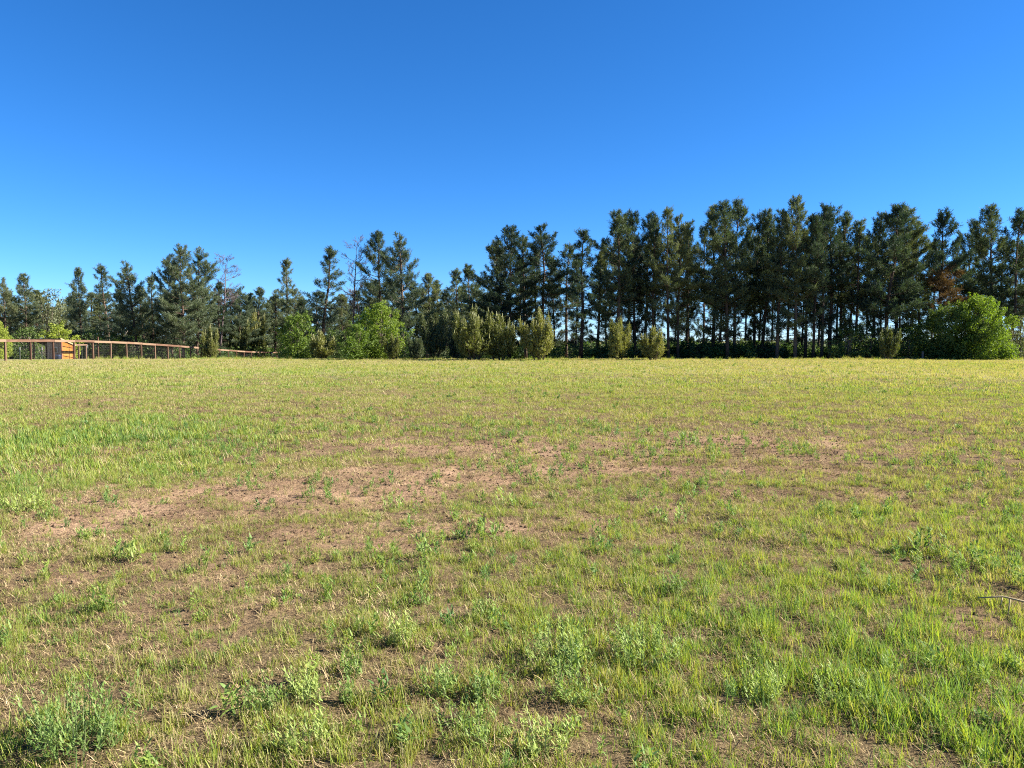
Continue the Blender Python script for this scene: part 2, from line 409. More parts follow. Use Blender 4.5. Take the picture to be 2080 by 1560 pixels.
def make_pine(seed, H=13.0, cb=.42, R=2.0, dens=1.0, mat='needle', top=.3, lowtuft=.35, tuft=.36, dead=26, rust=False, wide=0.0, k=16):
    """crown of needle brushes on real limbs; returns [wood mesh, crown mesh(, withered mesh)]"""
    rnd = random.Random(seed); rng = np.random.default_rng(seed)
    wood = MB(); P, D, S = [], [], []; RP, RD, RS = [], [], []
    sway = [Vector((rnd.uniform(-.22, .22), rnd.uniform(-.22, .22), 0)) for _ in range(4)]
    def axis_at(z):
        t = z / H * 3; i = min(int(t), 2); f = t - i
        o = sway[i].lerp(sway[i + 1], f) * (z / H)
        return Vector((o.x, o.y, z))
    r0 = .0105 * H
    zs = [H * i / 9 for i in range(10)]
    wood.tube([axis_at(z) for z in zs], [max(.015, r0 * (1.12 if i == 0 else 1) * (1 - z / H) ** .75 + .01) for i, z in enumerate(zs)], 7)
    up = Vector((0, 0, 1))
    lop = [rnd.uniform(.75, 1.25) for _ in range(6)]              # uneven sides
    def bough(base, az, el, L, t, isr, fill):
        d = Vector((math.cos(az) * math.cos(el), math.sin(az) * math.cos(el), math.sin(el)))
        mid = base + d * L * .55
        tip = mid + (d + up * (.55 + .5 * t + rnd.uniform(-.25, .4))).normalized() * L * .5
        wood.tube([base, mid, tip], [.014 + .013 * L, .010 + .007 * L, .005], 4, False)
        perp = Vector((-math.sin(az), math.cos(az), 0))
        AP, AD, AS = (RP, RD, RS) if isr else (P, D, S)
        nt = max(3, int(L / .24 * fill))
        for q in range(nt):
            f = .34 + .64 * (q + rnd.random()) / nt
            p = base.lerp(mid, f / .55) if f < .55 else mid.lerp(tip, (f - .55) / .45)
            sgn = 1 if q % 2 else -1
            tl = L * (.42 - .28 * abs(f - .55)) * rnd.uniform(.45, 1.1)
            td = (d * .7 + perp * sgn * rnd.uniform(.4, 1.0) + up * rnd.uniform(.0, .55)).normalized()
            e = p + td * tl
            wood.tube([p, e], [.008, .004], 3, False)
            nbr = max(1, int(tl / .14 * dens + .4))
            for m_ in range(nbr):
                g = (m_ + .6 + rnd.random() * .5) / nbr
                AP.append((p.lerp(e, min(g, 1.05)) + Vector((rnd.uniform(-.07, .07), rnd.uniform(-.07, .07), rnd.uniform(-.03, .1))))[:])
                AD.append((td * .5 + up * rnd.uniform(.45, 1.15) + perp * rnd.uniform(-.25, .25)).normalized()[:]); AS.append(tuft * rnd.uniform(.7, 1.2))
        for m_ in range(3):
            AP.append(mid.lerp(tip, .6 + .2 * m_)[:]); AD.append((d * .35 + up).normalized()[:]); AS.append(tuft * rnd.uniform(.9, 1.3))
    z = cb * H
    while z < .97 * H:
        t = (z - cb * H) / (H * (1 - cb))
        prof = (1 - t) ** (.80 - .45 * wide - .5 * top) * (.70 + .30 * min(1, t / .25)) + top * .08
        nb = rnd.choice((3, 4, 4, 5)) if t < .8 else 3
        a0 = rnd.uniform(0, 6.28)
        for b in range(nb):
            if rnd.random() < .10: continue
            az = a0 + 6.283 * b / nb + rnd.uniform(-.5, .5)
            L = max(.32, R * 1.1 * prof * rnd.uniform(.35, 1.3) * lop[int((az % 6.283) / 6.284 * 6)])
            bough(axis_at(z + rnd.uniform(-.2, .2)), az, math.radians(2 + 50 * t ** 1.2 + rnd.uniform(-14, 14)), L, t, rust and t < .33 and rnd.random() < .9, 1.0)
        z += rnd.uniform(.30, .58)
    for q in range(10):                                   # leader and a few upright top shoots
        p = axis_at(H * (.90 + .09 * q / 9)); P.append(p[:]); D.append((rnd.uniform(-.35, .35), rnd.uniform(-.35, .35), 1)); S.append(tuft * 1.05)
    for q in range(5):
        a = rnd.uniform(0, 6.28); e0 = axis_at(H * rnd.uniform(.86, .93)); e1 = e0 + Vector((math.cos(a) * .45, math.sin(a) * .45, rnd.uniform(.5, 1.0)))
        wood.tube([e0, e1], [.012, .005], 3, False)
        for m_ in range(6):
            P.append(e0.lerp(e1, .3 + .14 * m_)[:]); D.append((math.cos(a) * .35, math.sin(a) * .35, 1)); S.append(tuft * rnd.uniform(.8, 1.1))
    for q in range(dead):                                 # thin dead limbs below the crown, some still green at the tip
        z = H * rnd.uniform(.12, cb + .05); az = rnd.uniform(0, 6.28); L = rnd.uniform(.6, 1.9) * (.45 + z / H)
        if rnd.random() < lowtuft:
            bough(axis_at(z), az, math.radians(rnd.uniform(-12, 18)), L * 1.05, .1, False, .55); continue
        base = axis_at(z); el = math.radians(rnd.uniform(-18, 25))
        d = Vector((math.cos(az) * math.cos(el), math.sin(az) * math.cos(el), math.sin(el)))
        mid = base + d * L * .6; tip = mid + (d + Vector((rnd.uniform(-.5, .5), rnd.uniform(-.5, .5), rnd.uniform(-.4, .5)))).normalized() * L * .5
        wood.tube([base, mid, tip], [.024, .017, .009], 4, False)
        for _ in range(2):
            st = base.lerp(mid, rnd.uniform(.5, 1))
            wood.tube([st, st + (d + Vector((rnd.uniform(-1, 1), rnd.uniform(-1, 1), rnd.uniform(-.5, .5)))).normalized() * L * .45], [.013, .007], 3, False)
    cr = MB(); cr.quads(brush_quads(P, D, S, k, rng))
    out = [wood.mesh('pine_wood', M['bark'], True), cr.mesh('pine_crown', M[mat])]
    if RP:
        rr = MB(); rr.quads(brush_quads(RP, RD, RS, k, rng)); out.append(rr.mesh('withered_boughs', M['rust']))
    return out

def make_sapling(seed, H=3.4, R=1.3, mat='needle_olive', dens=1.0, stems=3):
    """young bushy pine, upright shoots with pale candles"""
    rnd = random.Random(seed); rng = np.random.default_rng(seed)
    wood = MB(); P, D, S = [], [], []; cand = MB(); CP = []
    for s_ in range(stems):
        ph = 6.283 * s_ / max(1, stems - 1) + rnd.uniform(-.4, .4)
        bx, by = (0, 0) if s_ == 0 else (math.cos(ph) * R * rnd.uniform(.35, .75), math.sin(ph) * R * rnd.uniform(.35, .75))
        h = H if s_ == 0 else H * rnd.uniform(.62, .97)
        top = Vector((bx * 1.25, by * 1.25, h)); bot = Vector((bx * .3, by * .3, 0))
        wood.tube([bot, bot.lerp(top, .5), top], [.05, .03, .008], 5)
        z = .12 * h
        while z < h * .97:
            t = z / h
            prof = (1 - t) ** .8 * min(1, .6 + 1.8 * t)
            for b in range(rnd.choice((3, 4, 5))):
                az = rnd.uniform(0, 6.28); L = R * (.8 if s_ == 0 else .55) * prof * rnd.uniform(.4, 1.3) + .10
                el = math.radians(22 + 35 * t + rnd.uniform(-10, 12))
                base = bot.lerp(top, t); d = Vector((math.cos(az) * math.cos(el), math.sin(az) * math.cos(el), math.sin(el)))
                mid = base + d * L * .6; tip = mid + (d * .5 + Vector((0, 0, .9))).normalized() * L * .45
                wood.tube([base, mid, tip], [.014, .009, .004], 3, False)
                nt = int((3 + 5 * L) * dens)
                for q in range(nt):
                    f = .25 + .75 * (q + rnd.random()) / nt
                    p = base.lerp(mid, min(1, f / .6)) if f < .6 else mid.lerp(tip, (f - .6) / .4)
                    P.append((p + Vector((rnd.uniform(-.12, .12), rnd.uniform(-.12, .12), rnd.uniform(-.05, .1))))[:])
                    D.append((d.x * .35, d.y * .35, .9)); S.append(.24 * rnd.uniform(.7, 1.2))
                if rnd.random() < .7:                     # upright leader at the bough's end
                    hh = rnd.uniform(.15, .75) * (.5 + t)
                    for q in range(int(hh / .07)):
                        P.append((tip + Vector((rnd.uniform(-.03, .03), rnd.uniform(-.03, .03), q * .07)))[:]); D.append((rnd.uniform(-.2, .2), rnd.uniform(-.2, .2), 1)); S.append(.17)
                    CP.append((tip + Vector((0, 0, hh)), rnd.uniform(.14, .36)))
            z += rnd.uniform(.16, .28) * (H / 3.4)
        CP.append((top, .45))
    for p, h in CP:
        cand.tube([p - Vector((0, 0, .05)), p + Vector((rnd.uniform(-.03, .03), rnd.uniform(-.03, .03), h))], [.03, .014], 4)
    cr = MB(); cr.quads(tufts_to_quads(P, D, S, 6, rng, .42, .10))
    return [wood.mesh('sapling_wood', M['grey_bark'], True), cr.mesh('sapling_crown', M[mat]), cand.mesh('sapling_candles', M['candle'])]

def leaf_quads(C, Rr, nper, size, rng, up=.4):
    """lumps of leaves round the centres C with radii Rr"""
    out = []
    for c, r in zip(C, Rr):
        nn = max(8, int(nper * r * r))
        u = rng.normal(0, 1, (nn, 3)); u /= np.linalg.norm(u, axis=1)[:, None]
        p = np.array(c) + u * (r * rng.uniform(.45, 1.08, nn) ** .7)[:, None] * np.array([1, 1, .8])
        nrm = u * .6 + rng.normal(0, .6, (nn, 3)) + np.array([0, 0, up]); nrm /= np.linalg.norm(nrm, axis=1)[:, None]
        a = np.cross(nrm, rng.normal(0, 1, (nn, 3))); a /= np.linalg.norm(a, axis=1)[:, None]
        b = np.cross(nrm, a); s = (size * rng.uniform(.6, 1.3, nn))[:, None]
        out.append(np.stack([p - a * s, p + b * s * .55 + nrm * s * .12, p + a * s, p - b * s * .55 + nrm * s * .12], 1))
    return np.concatenate(out)

def make_broadleaf(seed, H=4.0, R=1.9, mat='leaf', low=.05, lumps=46, size=.10, nper=260, bark='grey_bark', gap=.0, stems=4):
    rnd = random.Random(seed); rng = np.random.default_rng(seed)
    wood = MB(); C, RR = [], []
    for s_ in range(stems):
        a = rnd.uniform(0, 6.28); b0 = Vector((math.cos(a), math.sin(a), 0)) * R * .08
        e = Vector((math.cos(a) * R * rnd.uniform(.15, .55), math.sin(a) * R * rnd.uniform(.15, .55), H * rnd.uniform(.7, .93)))
        wood.tube([b0, b0.lerp(e, .45) + Vector((0, 0, .12 * H)), e], [.014 * H + .01, .009 * H, .008], 6)
    p1, p2, p3 = rnd.uniform(0, 6.28), rnd.uniform(0, 6.28), rnd.uniform(0, 6.28)
    lobe = lambda a: 1 + .20 * math.sin(2 * a + p1) + .16 * math.sin(3 * a + p2) + .10 * math.sin(5 * a + p3)
    for i in range(lumps):
        f = (i + .5) / lumps
        z = H * (low + (.97 - low) * f)
        t = (z / H - low) / (1 - low)
        rad = R * (math.sin(math.pi * (.16 + .80 * t)) ** .65) * rnd.uniform(.35, 1.18)
        a = i * 2.399 + rnd.uniform(-.5, .5)
        rad *= lobe(a); z *= .74 + .26 * min(1.25, lobe(a + .8))
        if rnd.random() < gap: continue
        lr = rnd.uniform(.12, .36) * (R + .5 * H) * .44 * (1.15 - .45 * t)
        c = Vector((math.cos(a) * max(0, rad - lr * .5), math.sin(a) * max(0, rad - lr * .5), min(z + rnd.uniform(-.06, .06) * H, H - lr * .6)))
        C.append(c[:]); RR.append(lr)
        if rnd.random() < .6:
            st = Vector((0, 0, c.z * rnd.uniform(.45, .75)))
            wood.tube([st, st.lerp(c, .6) + Vector((0, 0, .1)), c], [.02, .014, .005], 4, False)
    for i in range(int(lumps * .35)):                     # sprigs that break the outline
        a = rnd.uniform(0, 6.28); t = rnd.uniform(.1, 1.0)
        rr_ = R * lobe(a) * (math.sin(math.pi * (.16 + .80 * t)) ** .65) * rnd.uniform(.95, 1.12)
        c = Vector((math.cos(a) * rr_, math.sin(a) * rr_, H * (low + (1 - low) * t) * (.74 + .26 * min(1.25, lobe(a + .8))) + rnd.uniform(0, .1) * H))
        st = Vector((c.x * .6, c.y * .6, c.z * .8))
        wood.tube([st, c], [.012, .004], 3, False)
        for q in range(3): C.append(st.lerp(c, .55 + .22 * q)[:]); RR.append(rnd.uniform(.05, .13) * (R + .5 * H) * .44)
    cr = MB(); cr.quads(leaf_quads(C, RR, nper, size, rng))
    return [wood.mesh('broadleaf_wood', M[bark], True), cr.mesh('broadleaf_crown', M[mat])]

def make_bare(seed, H=12.0, fork=.42, spread=1.9):
    """leafless dying tree"""
    rnd = random.Random(seed); wood = MB(); twig = MB()
    top = Vector((rnd.uniform(-.4, .4), 0, H))
    path = [Vector((0, 0, 0)), Vector((.05, 0, H * .3)), Vector((.15, .05, H * .62)), top]
    wood.tube(path, [.15, .12, .08, .012], 7)
    def on(t):
        t *= 3; i = min(int(t), 2); return path[i].lerp(path[i + 1], t - i)
    def grow(p, d, L, r, lev):
        q = p + d * L * .5 + Vector((rnd.uniform(-.08, .08), rnd.uniform(-.08, .08), rnd.uniform(-.05, .1))) * L
        e = q + (d + Vector((rnd.uniform(-.4, .4), rnd.uniform(-.4, .4), rnd.uniform(-.1, .5)))).normalized() * L * .5
        (wood if lev == 0 else twig).tube([p, q, e], [r, r * .75, max(.008, r * .4)], 4, False)
        if lev < 3:
            for _ in range(4 if lev < 2 else 3):
                s_ = q.lerp(e, rnd.random()) if rnd.random() < .6 else p.lerp(q, rnd.uniform(.4, 1))
                dd = (d + Vector((rnd.uniform(-1, 1), rnd.uniform(-1, 1), rnd.uniform(-.35, .7)))).normalized()
                grow(s_, dd, L * rnd.uniform(.4, .68), max(.012, r * .55), lev + 1)
    for i in range(26):
        t = fork + (1 - fork) * (i + rnd.random()) / 26
        a = rnd.uniform(0, 6.28); el = math.radians(rnd.uniform(5, 50))
        d = Vector((math.cos(a) * math.cos(el), math.sin(a) * math.cos(el), math.sin(el)))
        grow(on(t), d, spread * (1.15 - .6 * t) * rnd.uniform(.6, 1.15), .055 * (1.3 - t), 0)
    return [wood.mesh('bare_wood', M['dead_bark'], True), twig.mesh('bare_twigs', M['dead_bark'])]

def plant(name, meshes, x, y, h, h0, label, cat, group=None, wx=1.0, lean=(0, 0), rz=0.0, partnames=('trunk', 'crown', 'new_shoots'), plabels=None, sink=.05):
    s = h / h0
    t = empty(name, (x, y, gz(x, y) - sink), (lean[1], lean[0], rz), (s * wx, s * wx, s))
    tag(t, label, cat, group)
    for i, me in enumerate(meshes):
        o = link(partnames[i], me, t)
        if plabels and plabels.get(i): o['label'] = plabels[i]
        if partnames[i] in ('new_shoots', 'twigs', 'withered_boughs'): o['kind'] = 'stuff'
    return t

def put_tree(meshes, h0, r0, name, bx, tx, ty, D, label, cat, group=None, halfw=None, rz=None, pn=('trunk', 'crown', 'new_shoots'), pl=None, rnd=random.Random(1)):
    """stands on the ground at distance D under photo column bx; top reaches (tx, ty); halfw = half crown width in photo pixels"""
    x = (bx - CX) / FPX * D / (cp)
    topp = at(tx, ty, D)
    z0 = gz(x, D)
    h = topp.z - z0
    wx = 1.0
    if halfw: wx = (halfw / FPX * D) / (r0 * h / h0)
    lean = math.atan2(topp.x - x, h)
    return plant(name, meshes, x, D, h, h0, label, cat, group, wx, (lean, rnd.uniform(-.03, .03)), rnd.uniform(0, 6.28) if rz is None else rz, pn, pl)

PINES = [make_pine(100 + i, 13.0, cb, R, dens, 'needle', top, low, tf, dd) for i, (cb, R, dens, top, low, tf, dd) in enumerate([
    (.42, 1.75, 1.1, .3, .55, .38, 40), (.46, 1.6, 1.0, .25, .55, .38, 44), (.34, 2.0, 1.15, .4, .6, .38, 34), (.45, 1.5, 1.1, .2, .5, .36, 34),
    (.47, 1.9, 1.15, .5, .5, .38, 46), (.38, 1.55, .9, .15, .55, .38, 34), (.28, 2.1, 1.25, .35, .6, .40, 24), (.45, 1.7, 1.0, .3, .5, .36, 42)])]
PR = [1.75, 1.6, 2.0, 1.5, 1.9, 1.55, 2.1, 1.7]
BPINES = [make_pine(200 + i, 12.0, cb, R, dens, 'needle_hazed', top, .5, .36, 24, False, w) for i, (cb, R, dens, top, w) in enumerate([
    (.26, 1.7, 1.2, .2, 0), (.32, 1.5, .95, .1, 0), (.22, 2.1, 1.4, .35, .35), (.28, 1.9, 1.25, .4, .3)])]
BR = [1.7, 1.5, 2.3, 1.9]
RUSTP = make_pine(300, 13.0, .30, 2.2, 1.1, 'needle', .35, .3, .40, 20, True)

ORD = ['first', 'second', 'third', 'fourth', 'fifth', 'sixth', 'seventh', 'eighth', 'ninth', 'tenth', 'eleventh', 'twelfth', 'thirteenth', 'fourteenth', 'fifteenth',
       'sixteenth', 'seventeenth', 'eighteenth', 'nineteenth', 'twentieth', 'twenty-first', 'twenty-second', 'twenty-third', 'twenty-fourth', 'twenty-fifth',
       'twenty-sixth', 'twenty-seventh', 'twenty-eighth', 'twenty-ninth', 'thirtieth', 'thirty-first', 'thirty-second', 'thirty-third', 'thirty-fourth', 'thirty-fifth', 'thirty-sixth']
# the dense stand: (base column, top column, top row, distance, half crown width px, variant, look)
STAND = [
    (1004, 998, 492, 68, 34, 6, 'broad low-branched'), (1034, 1036, 463, 66, 42, 2, 'full round-topped'), (1068, 1072, 484, 70, 30, 0, 'slim'), (1104, 1106, 459, 67, 38, 4, 'tall full'),
    (1150, 1156, 496, 71, 28, 7, 'thin'), (1179, 1192, 470, 62, 32, 3, 'straight dark-trunked'), (1211, 1222, 512, 66, 26, 5, 'leaning thin'), (1251, 1253, 432, 63, 36, 1, 'tall straight'),
    (1276, 1272, 436, 68, 26, 5, 'slim tall'), (1290, 1298, 433, 65, 28, 0, 'narrow tall'), (1308, 1315, 431, 67, 30, 7, 'tall thin-trunked'), (1325, 1340, 446, 64, 26, 1, 'slightly leaning'),
    (1357, 1356, 424, 62, 24, 3, 'narrow spire-topped'), (1376, 1383, 441, 64, 30, 4, 'full-topped'), (1394, 1412, 456, 69, 28, 0, 'shaded'), (1447, 1443, 420, 66, 30, 5, 'open-crowned'),
    (1477, 1470, 411, 63, 40, 2, 'thick-trunked broad'), (1490, 1500, 412, 66, 36, 6, 'low-branched broad'), (1530, 1533, 434, 68, 28, 7, 'short-crowned'), (1546, 1561, 431, 66, 30, 1, 'high-crowned'),
    (1577, 1590, 431, 63, 32, 0, 'dark full'), (1614, 1614, 402, 62, 36, 2, 'tallest spire-topped'), (1634, 1647, 438, 66, 26, 3, 'slender'), (1650, 1655, 446, 62, 24, 1, 'straight bare-trunked'),
    (1668, 1672, 420, 64, 32, 4, 'bushy-topped'), (1683, 1690, 418, 66, 36, 7, 'broad-topped'), (1705, 1704, 435, 68, 26, 5, 'thin straight'), (1735, 1750, 452, 65, 28, 0, 'forked-looking'),
    (1772, 1779, 436, 67, 30, 1, 'half-hidden'), (1795, 1818, 421, 62, 46, 6, 'big spreading'), (1816, 1840, 424, 65, 40, 2, 'heavy-crowned'), (1868, 1860, 450, 68, 34, 4, 'stocky')]
rs = random.Random(77)
for i, (bx, tx, ty, D, hw, v, look) in enumerate(STAND):
    put_tree(PINES[v], 13.0, PR[v], 'pine_tree', bx, tx, ty, D, f'{look} dark pine, {ORD[i]} from the left in the dense stand', 'pine tree', 'pines in the dense stand', hw * 1.36, rnd=rs)
put_tree(RUSTP, 13.0, 2.2, 'pine_tree', 1908, 1916, 431, 63, 'big pine with rusty brown withered lower boughs beside the rounded bush', 'pine tree', 'pines in the dense stand', 58,
         pn=('trunk', 'crown', 'withered_boughs'), pl={2: 'rusty brown withered boughs'}, rnd=rs)
put_tree(PINES[2], 13.0, 2.0, 'pine_tree', 2012, 2010, 418, 66, 'tall wide-topped pine rising behind the sunlit rounded bush', 'pine tree', 'pines in the dense stand', 52, rnd=rs)
put_tree(PINES[6], 13.0, 2.1, 'pine_tree', 2048, 2052, 432, 65, 'broad pine at the far right end of the treeline', 'pine tree', 'pines in the dense stand', 50, rnd=rs)
put_tree(PINES[4], 13.0, 1.9, 'pine_tree', 1962, 1968, 452, 70, 'shaded pine between the rusty-boughed pine and the wide-topped pine', 'pine tree', 'pines in the dense stand', 44, rnd=rs)
put_tree(PINES[0], 13.0, 1.75, 'pine_tree', 2100, 2092, 470, 67, 'pine cut off by the right edge of the picture', 'pine tree', 'pines in the dense stand', 46, rnd=rs)
back = [(1020, 520, 80), (1058, 528, 84), (1088, 512, 82), (1128, 530, 86), (1168, 520, 83), (1232, 492, 82), (1262, 480, 78), (1286, 486, 84), (1330, 478, 80), (1368, 482, 86), (1400, 474, 82), (1428, 462, 76),
        (1460, 470, 84), (1512, 464, 80), (1540, 474, 86), (1566, 470, 78), (1598, 466, 83), (1626, 470, 80), (1660, 478, 86), (1696, 470, 80), (1722, 474, 77), (1758, 480, 83), (1788, 476, 79), (1826, 472, 84),
        (1850, 484, 78), (1890, 490, 80), (1936, 488, 84), (1986, 490, 78), (2030, 486, 82), (2072, 500, 79)]
for i, (bx, ty, D) in enumerate(back):
    v = (i * 5 + 1) % 8
    put_tree(PINES[v], 13.0, PR[v], 'pine_tree', bx, bx + rs.uniform(-8, 8), ty, D, 'dark pine half hidden behind the front row of the dense stand', 'pine tree', 'pines behind the front row', rs.uniform(26, 34), rnd=rs)

# the looser group to the left
LEFT = [
    (18, 14, 567, 88, 26, 'b', 3, 'hazy bluish pine cut by the left edge of the picture'), (58, 55, 557, 90, 30, 'b', 0, 'pointed hazy bluish pine beside the leafy pale-green tree at far left'),
    (170, 175, 545, 88, 25, 'b', 0, 'narrow pointed pine standing alone above the brown coop'), (228, 238, 540, 90, 27, 'b', 1, 'ragged pine just right of the narrow pointed pine'),
    (283, 290, 534, 86, 32, 'b', 3, 'two-topped pine with pale trunk beside the big domed pine'), (374, 376, 502, 84, 44, 'b', 2, 'big domed pine with a broad dense crown behind the fence'), (402, 402, 504, 85, 34, 'b', 3, 'tall pine fused into the right side of the big domed pine'), (352, 348, 524, 86, 30, 'b', 2, 'pine fused into the left side of the big domed pine'),
    (312, 318, 560, 94, 24, 'b', 1, 'thin pine in the gap beside the big domed pine'), (448, 444, 575, 92, 24, 'p', 5, 'thin dark pine at the foot of the bare branchy tree'),
    (488, 486, 584, 86, 30, 'b', 3, 'short dense pine right of the bare branchy tree'), (530, 527, 584, 88, 30, 'b', 0, 'short bushy pine behind the far end of the fence'),
    (560, 561, 590, 90, 28, 'b', 3, 'short pine just left of the slim spire pine'), (584, 583, 527, 86, 25, 'b', 1, 'slim spire-topped pine above the bright green bush'),
    (655, 671, 503, 82, 36, 'b', 1, 'tall loose-branched pine leaning toward the bare leafless tree'), (696, 694, 600, 88, 24, 'p', 6, 'low dark pine below the bare leafless tree'),
    (776, 781, 475, 80, 38, 'p', 2, 'tall dark pine just right of the bare leafless tree'), (822, 823, 478, 76, 40, 'b', 3, 'tall heavy pine above the rounded green bush'),
    (868, 868, 556, 80, 34, 'b', 0, 'mid-height pine right of the two tall pines'), (930, 931, 548, 82, 28, 'b', 1, 'open thin pine in the notch before the dense stand'),
    (905, 902, 590, 86, 28, 'p', 5, 'low shaded pine left of the thin pine in the notch'), (960, 966, 540, 76, 30, 'p', 6, 'low-branched pine at the left shoulder of the dense stand'),
    (124, 128, 610, 96, 26, 'b', 3, 'small hazy pine left of the narrow pointed pine'), (205, 206, 600, 94, 24, 'p', 3, 'small dark pine behind the fence near the coop'),
    (255, 258, 590, 96, 26, 'p', 6, 'small dark pine between the ragged pine and the two-topped pine'), (340, 338, 600, 95, 26, 'p', 6, 'small dark pine at the left foot of the domed pine'),
    (620, 616, 610, 90, 26, 'p', 2, 'small dark pine between the spire pine and the loose pine'), (735, 742, 590, 86, 26, 'p', 3, 'small pine behind the rounded green bush')]
for bx, tx, ty, D, hw, kind, v, lab in LEFT:
    if 400 < bx < 600: D = max(D, 35.5 * FPX / (CX - bx) + 8)
    ms, h0, r0 = (BPINES[v], 12.0, BR[v]) if kind == 'b' else (PINES[v], 13.0, PR[v])
    put_tree(ms, h0, r0, 'pine_tree', bx, tx, ty, D, lab, 'pine tree', 'pines of the looser left group', hw * 1.2, rnd=rs)
backl = [(30, 610, 110), (85, 620, 112), (150, 615, 108), (220, 612, 112), (300, 612, 110), (355, 615, 108), (415, 610, 112), (470, 615, 108), (512, 612, 112), (550, 618, 110), (605, 620, 108), (645, 610, 104), (700, 615, 100),
         (755, 600, 98), (800, 590, 96), (845, 590, 98), (885, 600, 96), (935, 600, 98), (975, 590, 94)]
for i, (bx, ty, D) in enumerate(backl):
    if 400 < bx < 600: D = max(D, 35.5 * FPX / (CX - bx) + 12)
    ty -= 16 + 14 * (i % 3 == 1)
    v = (i * 3 + 2) % 8
    put_tree(PINES[v] if i % 2 else BPINES[i % 4], 13.0 if i % 2 else 12.0, PR[v] if i % 2 else BR[i % 4], 'pine_tree', bx, bx + rs.uniform(-6, 6), ty, D,
             'shaded pine in the dark back row of the left group', 'pine tree', 'back row of the left pines', rs.uniform(32, 42), rnd=rs)

for i, bx in enumerate(range(-12, 985, 52)):
    D = 126 if 400 < bx < 620 else 116
    if 400 < bx < 600: D = max(D, 35.5 * FPX / (CX - bx) + 14)
    put_tree(BPINES[(i * 3) % 4], 12.0, BR[(i * 3) % 4], 'pine_tree', bx, bx + rs.uniform(-6, 6), 606 + rs.uniform(-12, 14), D,
             'shaded pine in the dark back row of the left group', 'pine tree', 'back row of the left pines', rs.uniform(32, 44), rnd=rs)

# leafless trees
put_tree(make_bare(401, 12.0, .50, 2.1), 12.0, 2.1, 'bare_tree', 446, 458, 521, 98, 'bare branchy tree with purplish twigs right of the domed pine', 'tree', None, 34, 0.3, ('trunk', 'twigs'))
put_tree(make_bare(402, 12.0, .38, 2.0), 12.0, 2.0, 'bare_tree', 716, 722, 493, 80, 'bare leafless tree between the loose pine and the tall dark pine', 'tree', None, 36, 1.2, ('trunk', 'twigs'))
# leafy trees and bushes
BROAD = [make_broadleaf(500, 4.2, 1.9, 'leaf', .04, 80, .085, 520), make_broadleaf(501, 4.0, 1.7, 'leaf', .04, 70, .085, 500), make_broadleaf(502, 5.4, 2.8, 'leaf', .02, 120, .09, 440, stems=6)]
put_tree(make_broadleaf(503, 8.0, 2.8, 'leaf_grey', .25, 70, .13, 120, gap=.2), 8.0, 2.8, 'leafy_tree', 96, 100, 586, 92, 'pale green leafy tree beside the pointed hazy bluish pine at far left', 'tree', None, 34)
put_tree(BROAD[0], 4.2, 1.9, 'leafy_bush', 606, 602, 638, 64, 'bright green bush at the far end of the fence', 'bush', 'bright leafy bushes', 36, 0.4)
put_tree(BROAD[1], 4.0, 1.7, 'leafy_bush', 724, 722, 658, 58.5, 'small yellow-green bush in front of the rounded green bush', 'bush', 'bright leafy bushes', 34, 1.4)
put_tree(BROAD[2], 5.4, 2.8, 'leafy_bush', 770, 768, 616, 62.5, 'large rounded green bush below the two tall pines', 'bush', 'bright leafy bushes', 54, 2.2)
put_tree(BROAD[0], 4.2, 1.9, 'leafy_bush', 4, 6, 652, 76, 'bright green bush cut by the left edge behind the fence', 'bush', 'bright leafy bushes', 24, 3.0)
put_tree(BROAD[1], 4.0, 1.7, 'leafy_bush', 128, 130, 658, 78, 'green bush rising behind the coop roof', 'bush', 'bright leafy bushes', 34, 4.0)
put_tree(BROAD[1], 4.0, 1.7, 'leafy_bush', 238, 236, 688, 84, 'low green bush behind the middle of the fence', 'bush', 'bright leafy bushes', 24, 5.0)
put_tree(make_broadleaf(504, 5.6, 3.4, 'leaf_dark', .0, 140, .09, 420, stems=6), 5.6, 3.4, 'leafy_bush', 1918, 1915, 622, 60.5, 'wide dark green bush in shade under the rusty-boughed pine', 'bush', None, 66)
put_tree(make_broadleaf(505, 5.6, 3.0, 'leaf', .0, 150, .09, 440, stems=6), 5.6, 3.0, 'leafy_bush', 1984, 1988, 600, 59, 'big rounded bush with sunlit right flank at the right', 'bush', None, 62)
put_tree(make_broadleaf(506, 4.4, 2.2, 'leaf_grey', .01, 60, .11, 240), 4.4, 2.2, 'leafy_bush', 2066, 2064, 640, 62, 'olive bush filling the right edge below the pines', 'bush', None, 34)
SAPS = [make_sapling(600, 3.6, 1.9, 'needle_olive', 1.0, 8), make_sapling(601, 3.6, 1.5, 'needle_olive', 1.0, 6), make_sapling(602, 3.2, 1.0, 'needle_olive', 1.0, 4), make_sapling(603, 3.4, 1.35, 'needle_olive', 1.0, 6)]
SR = [1.9, 1.45, 1.0, 1.3]
SHADE_SAP = make_sapling(605, 3.6, 1.5, 'needle', 1.0, 5)[:2]  # shaded young pines: their shade is put into darker needle colour
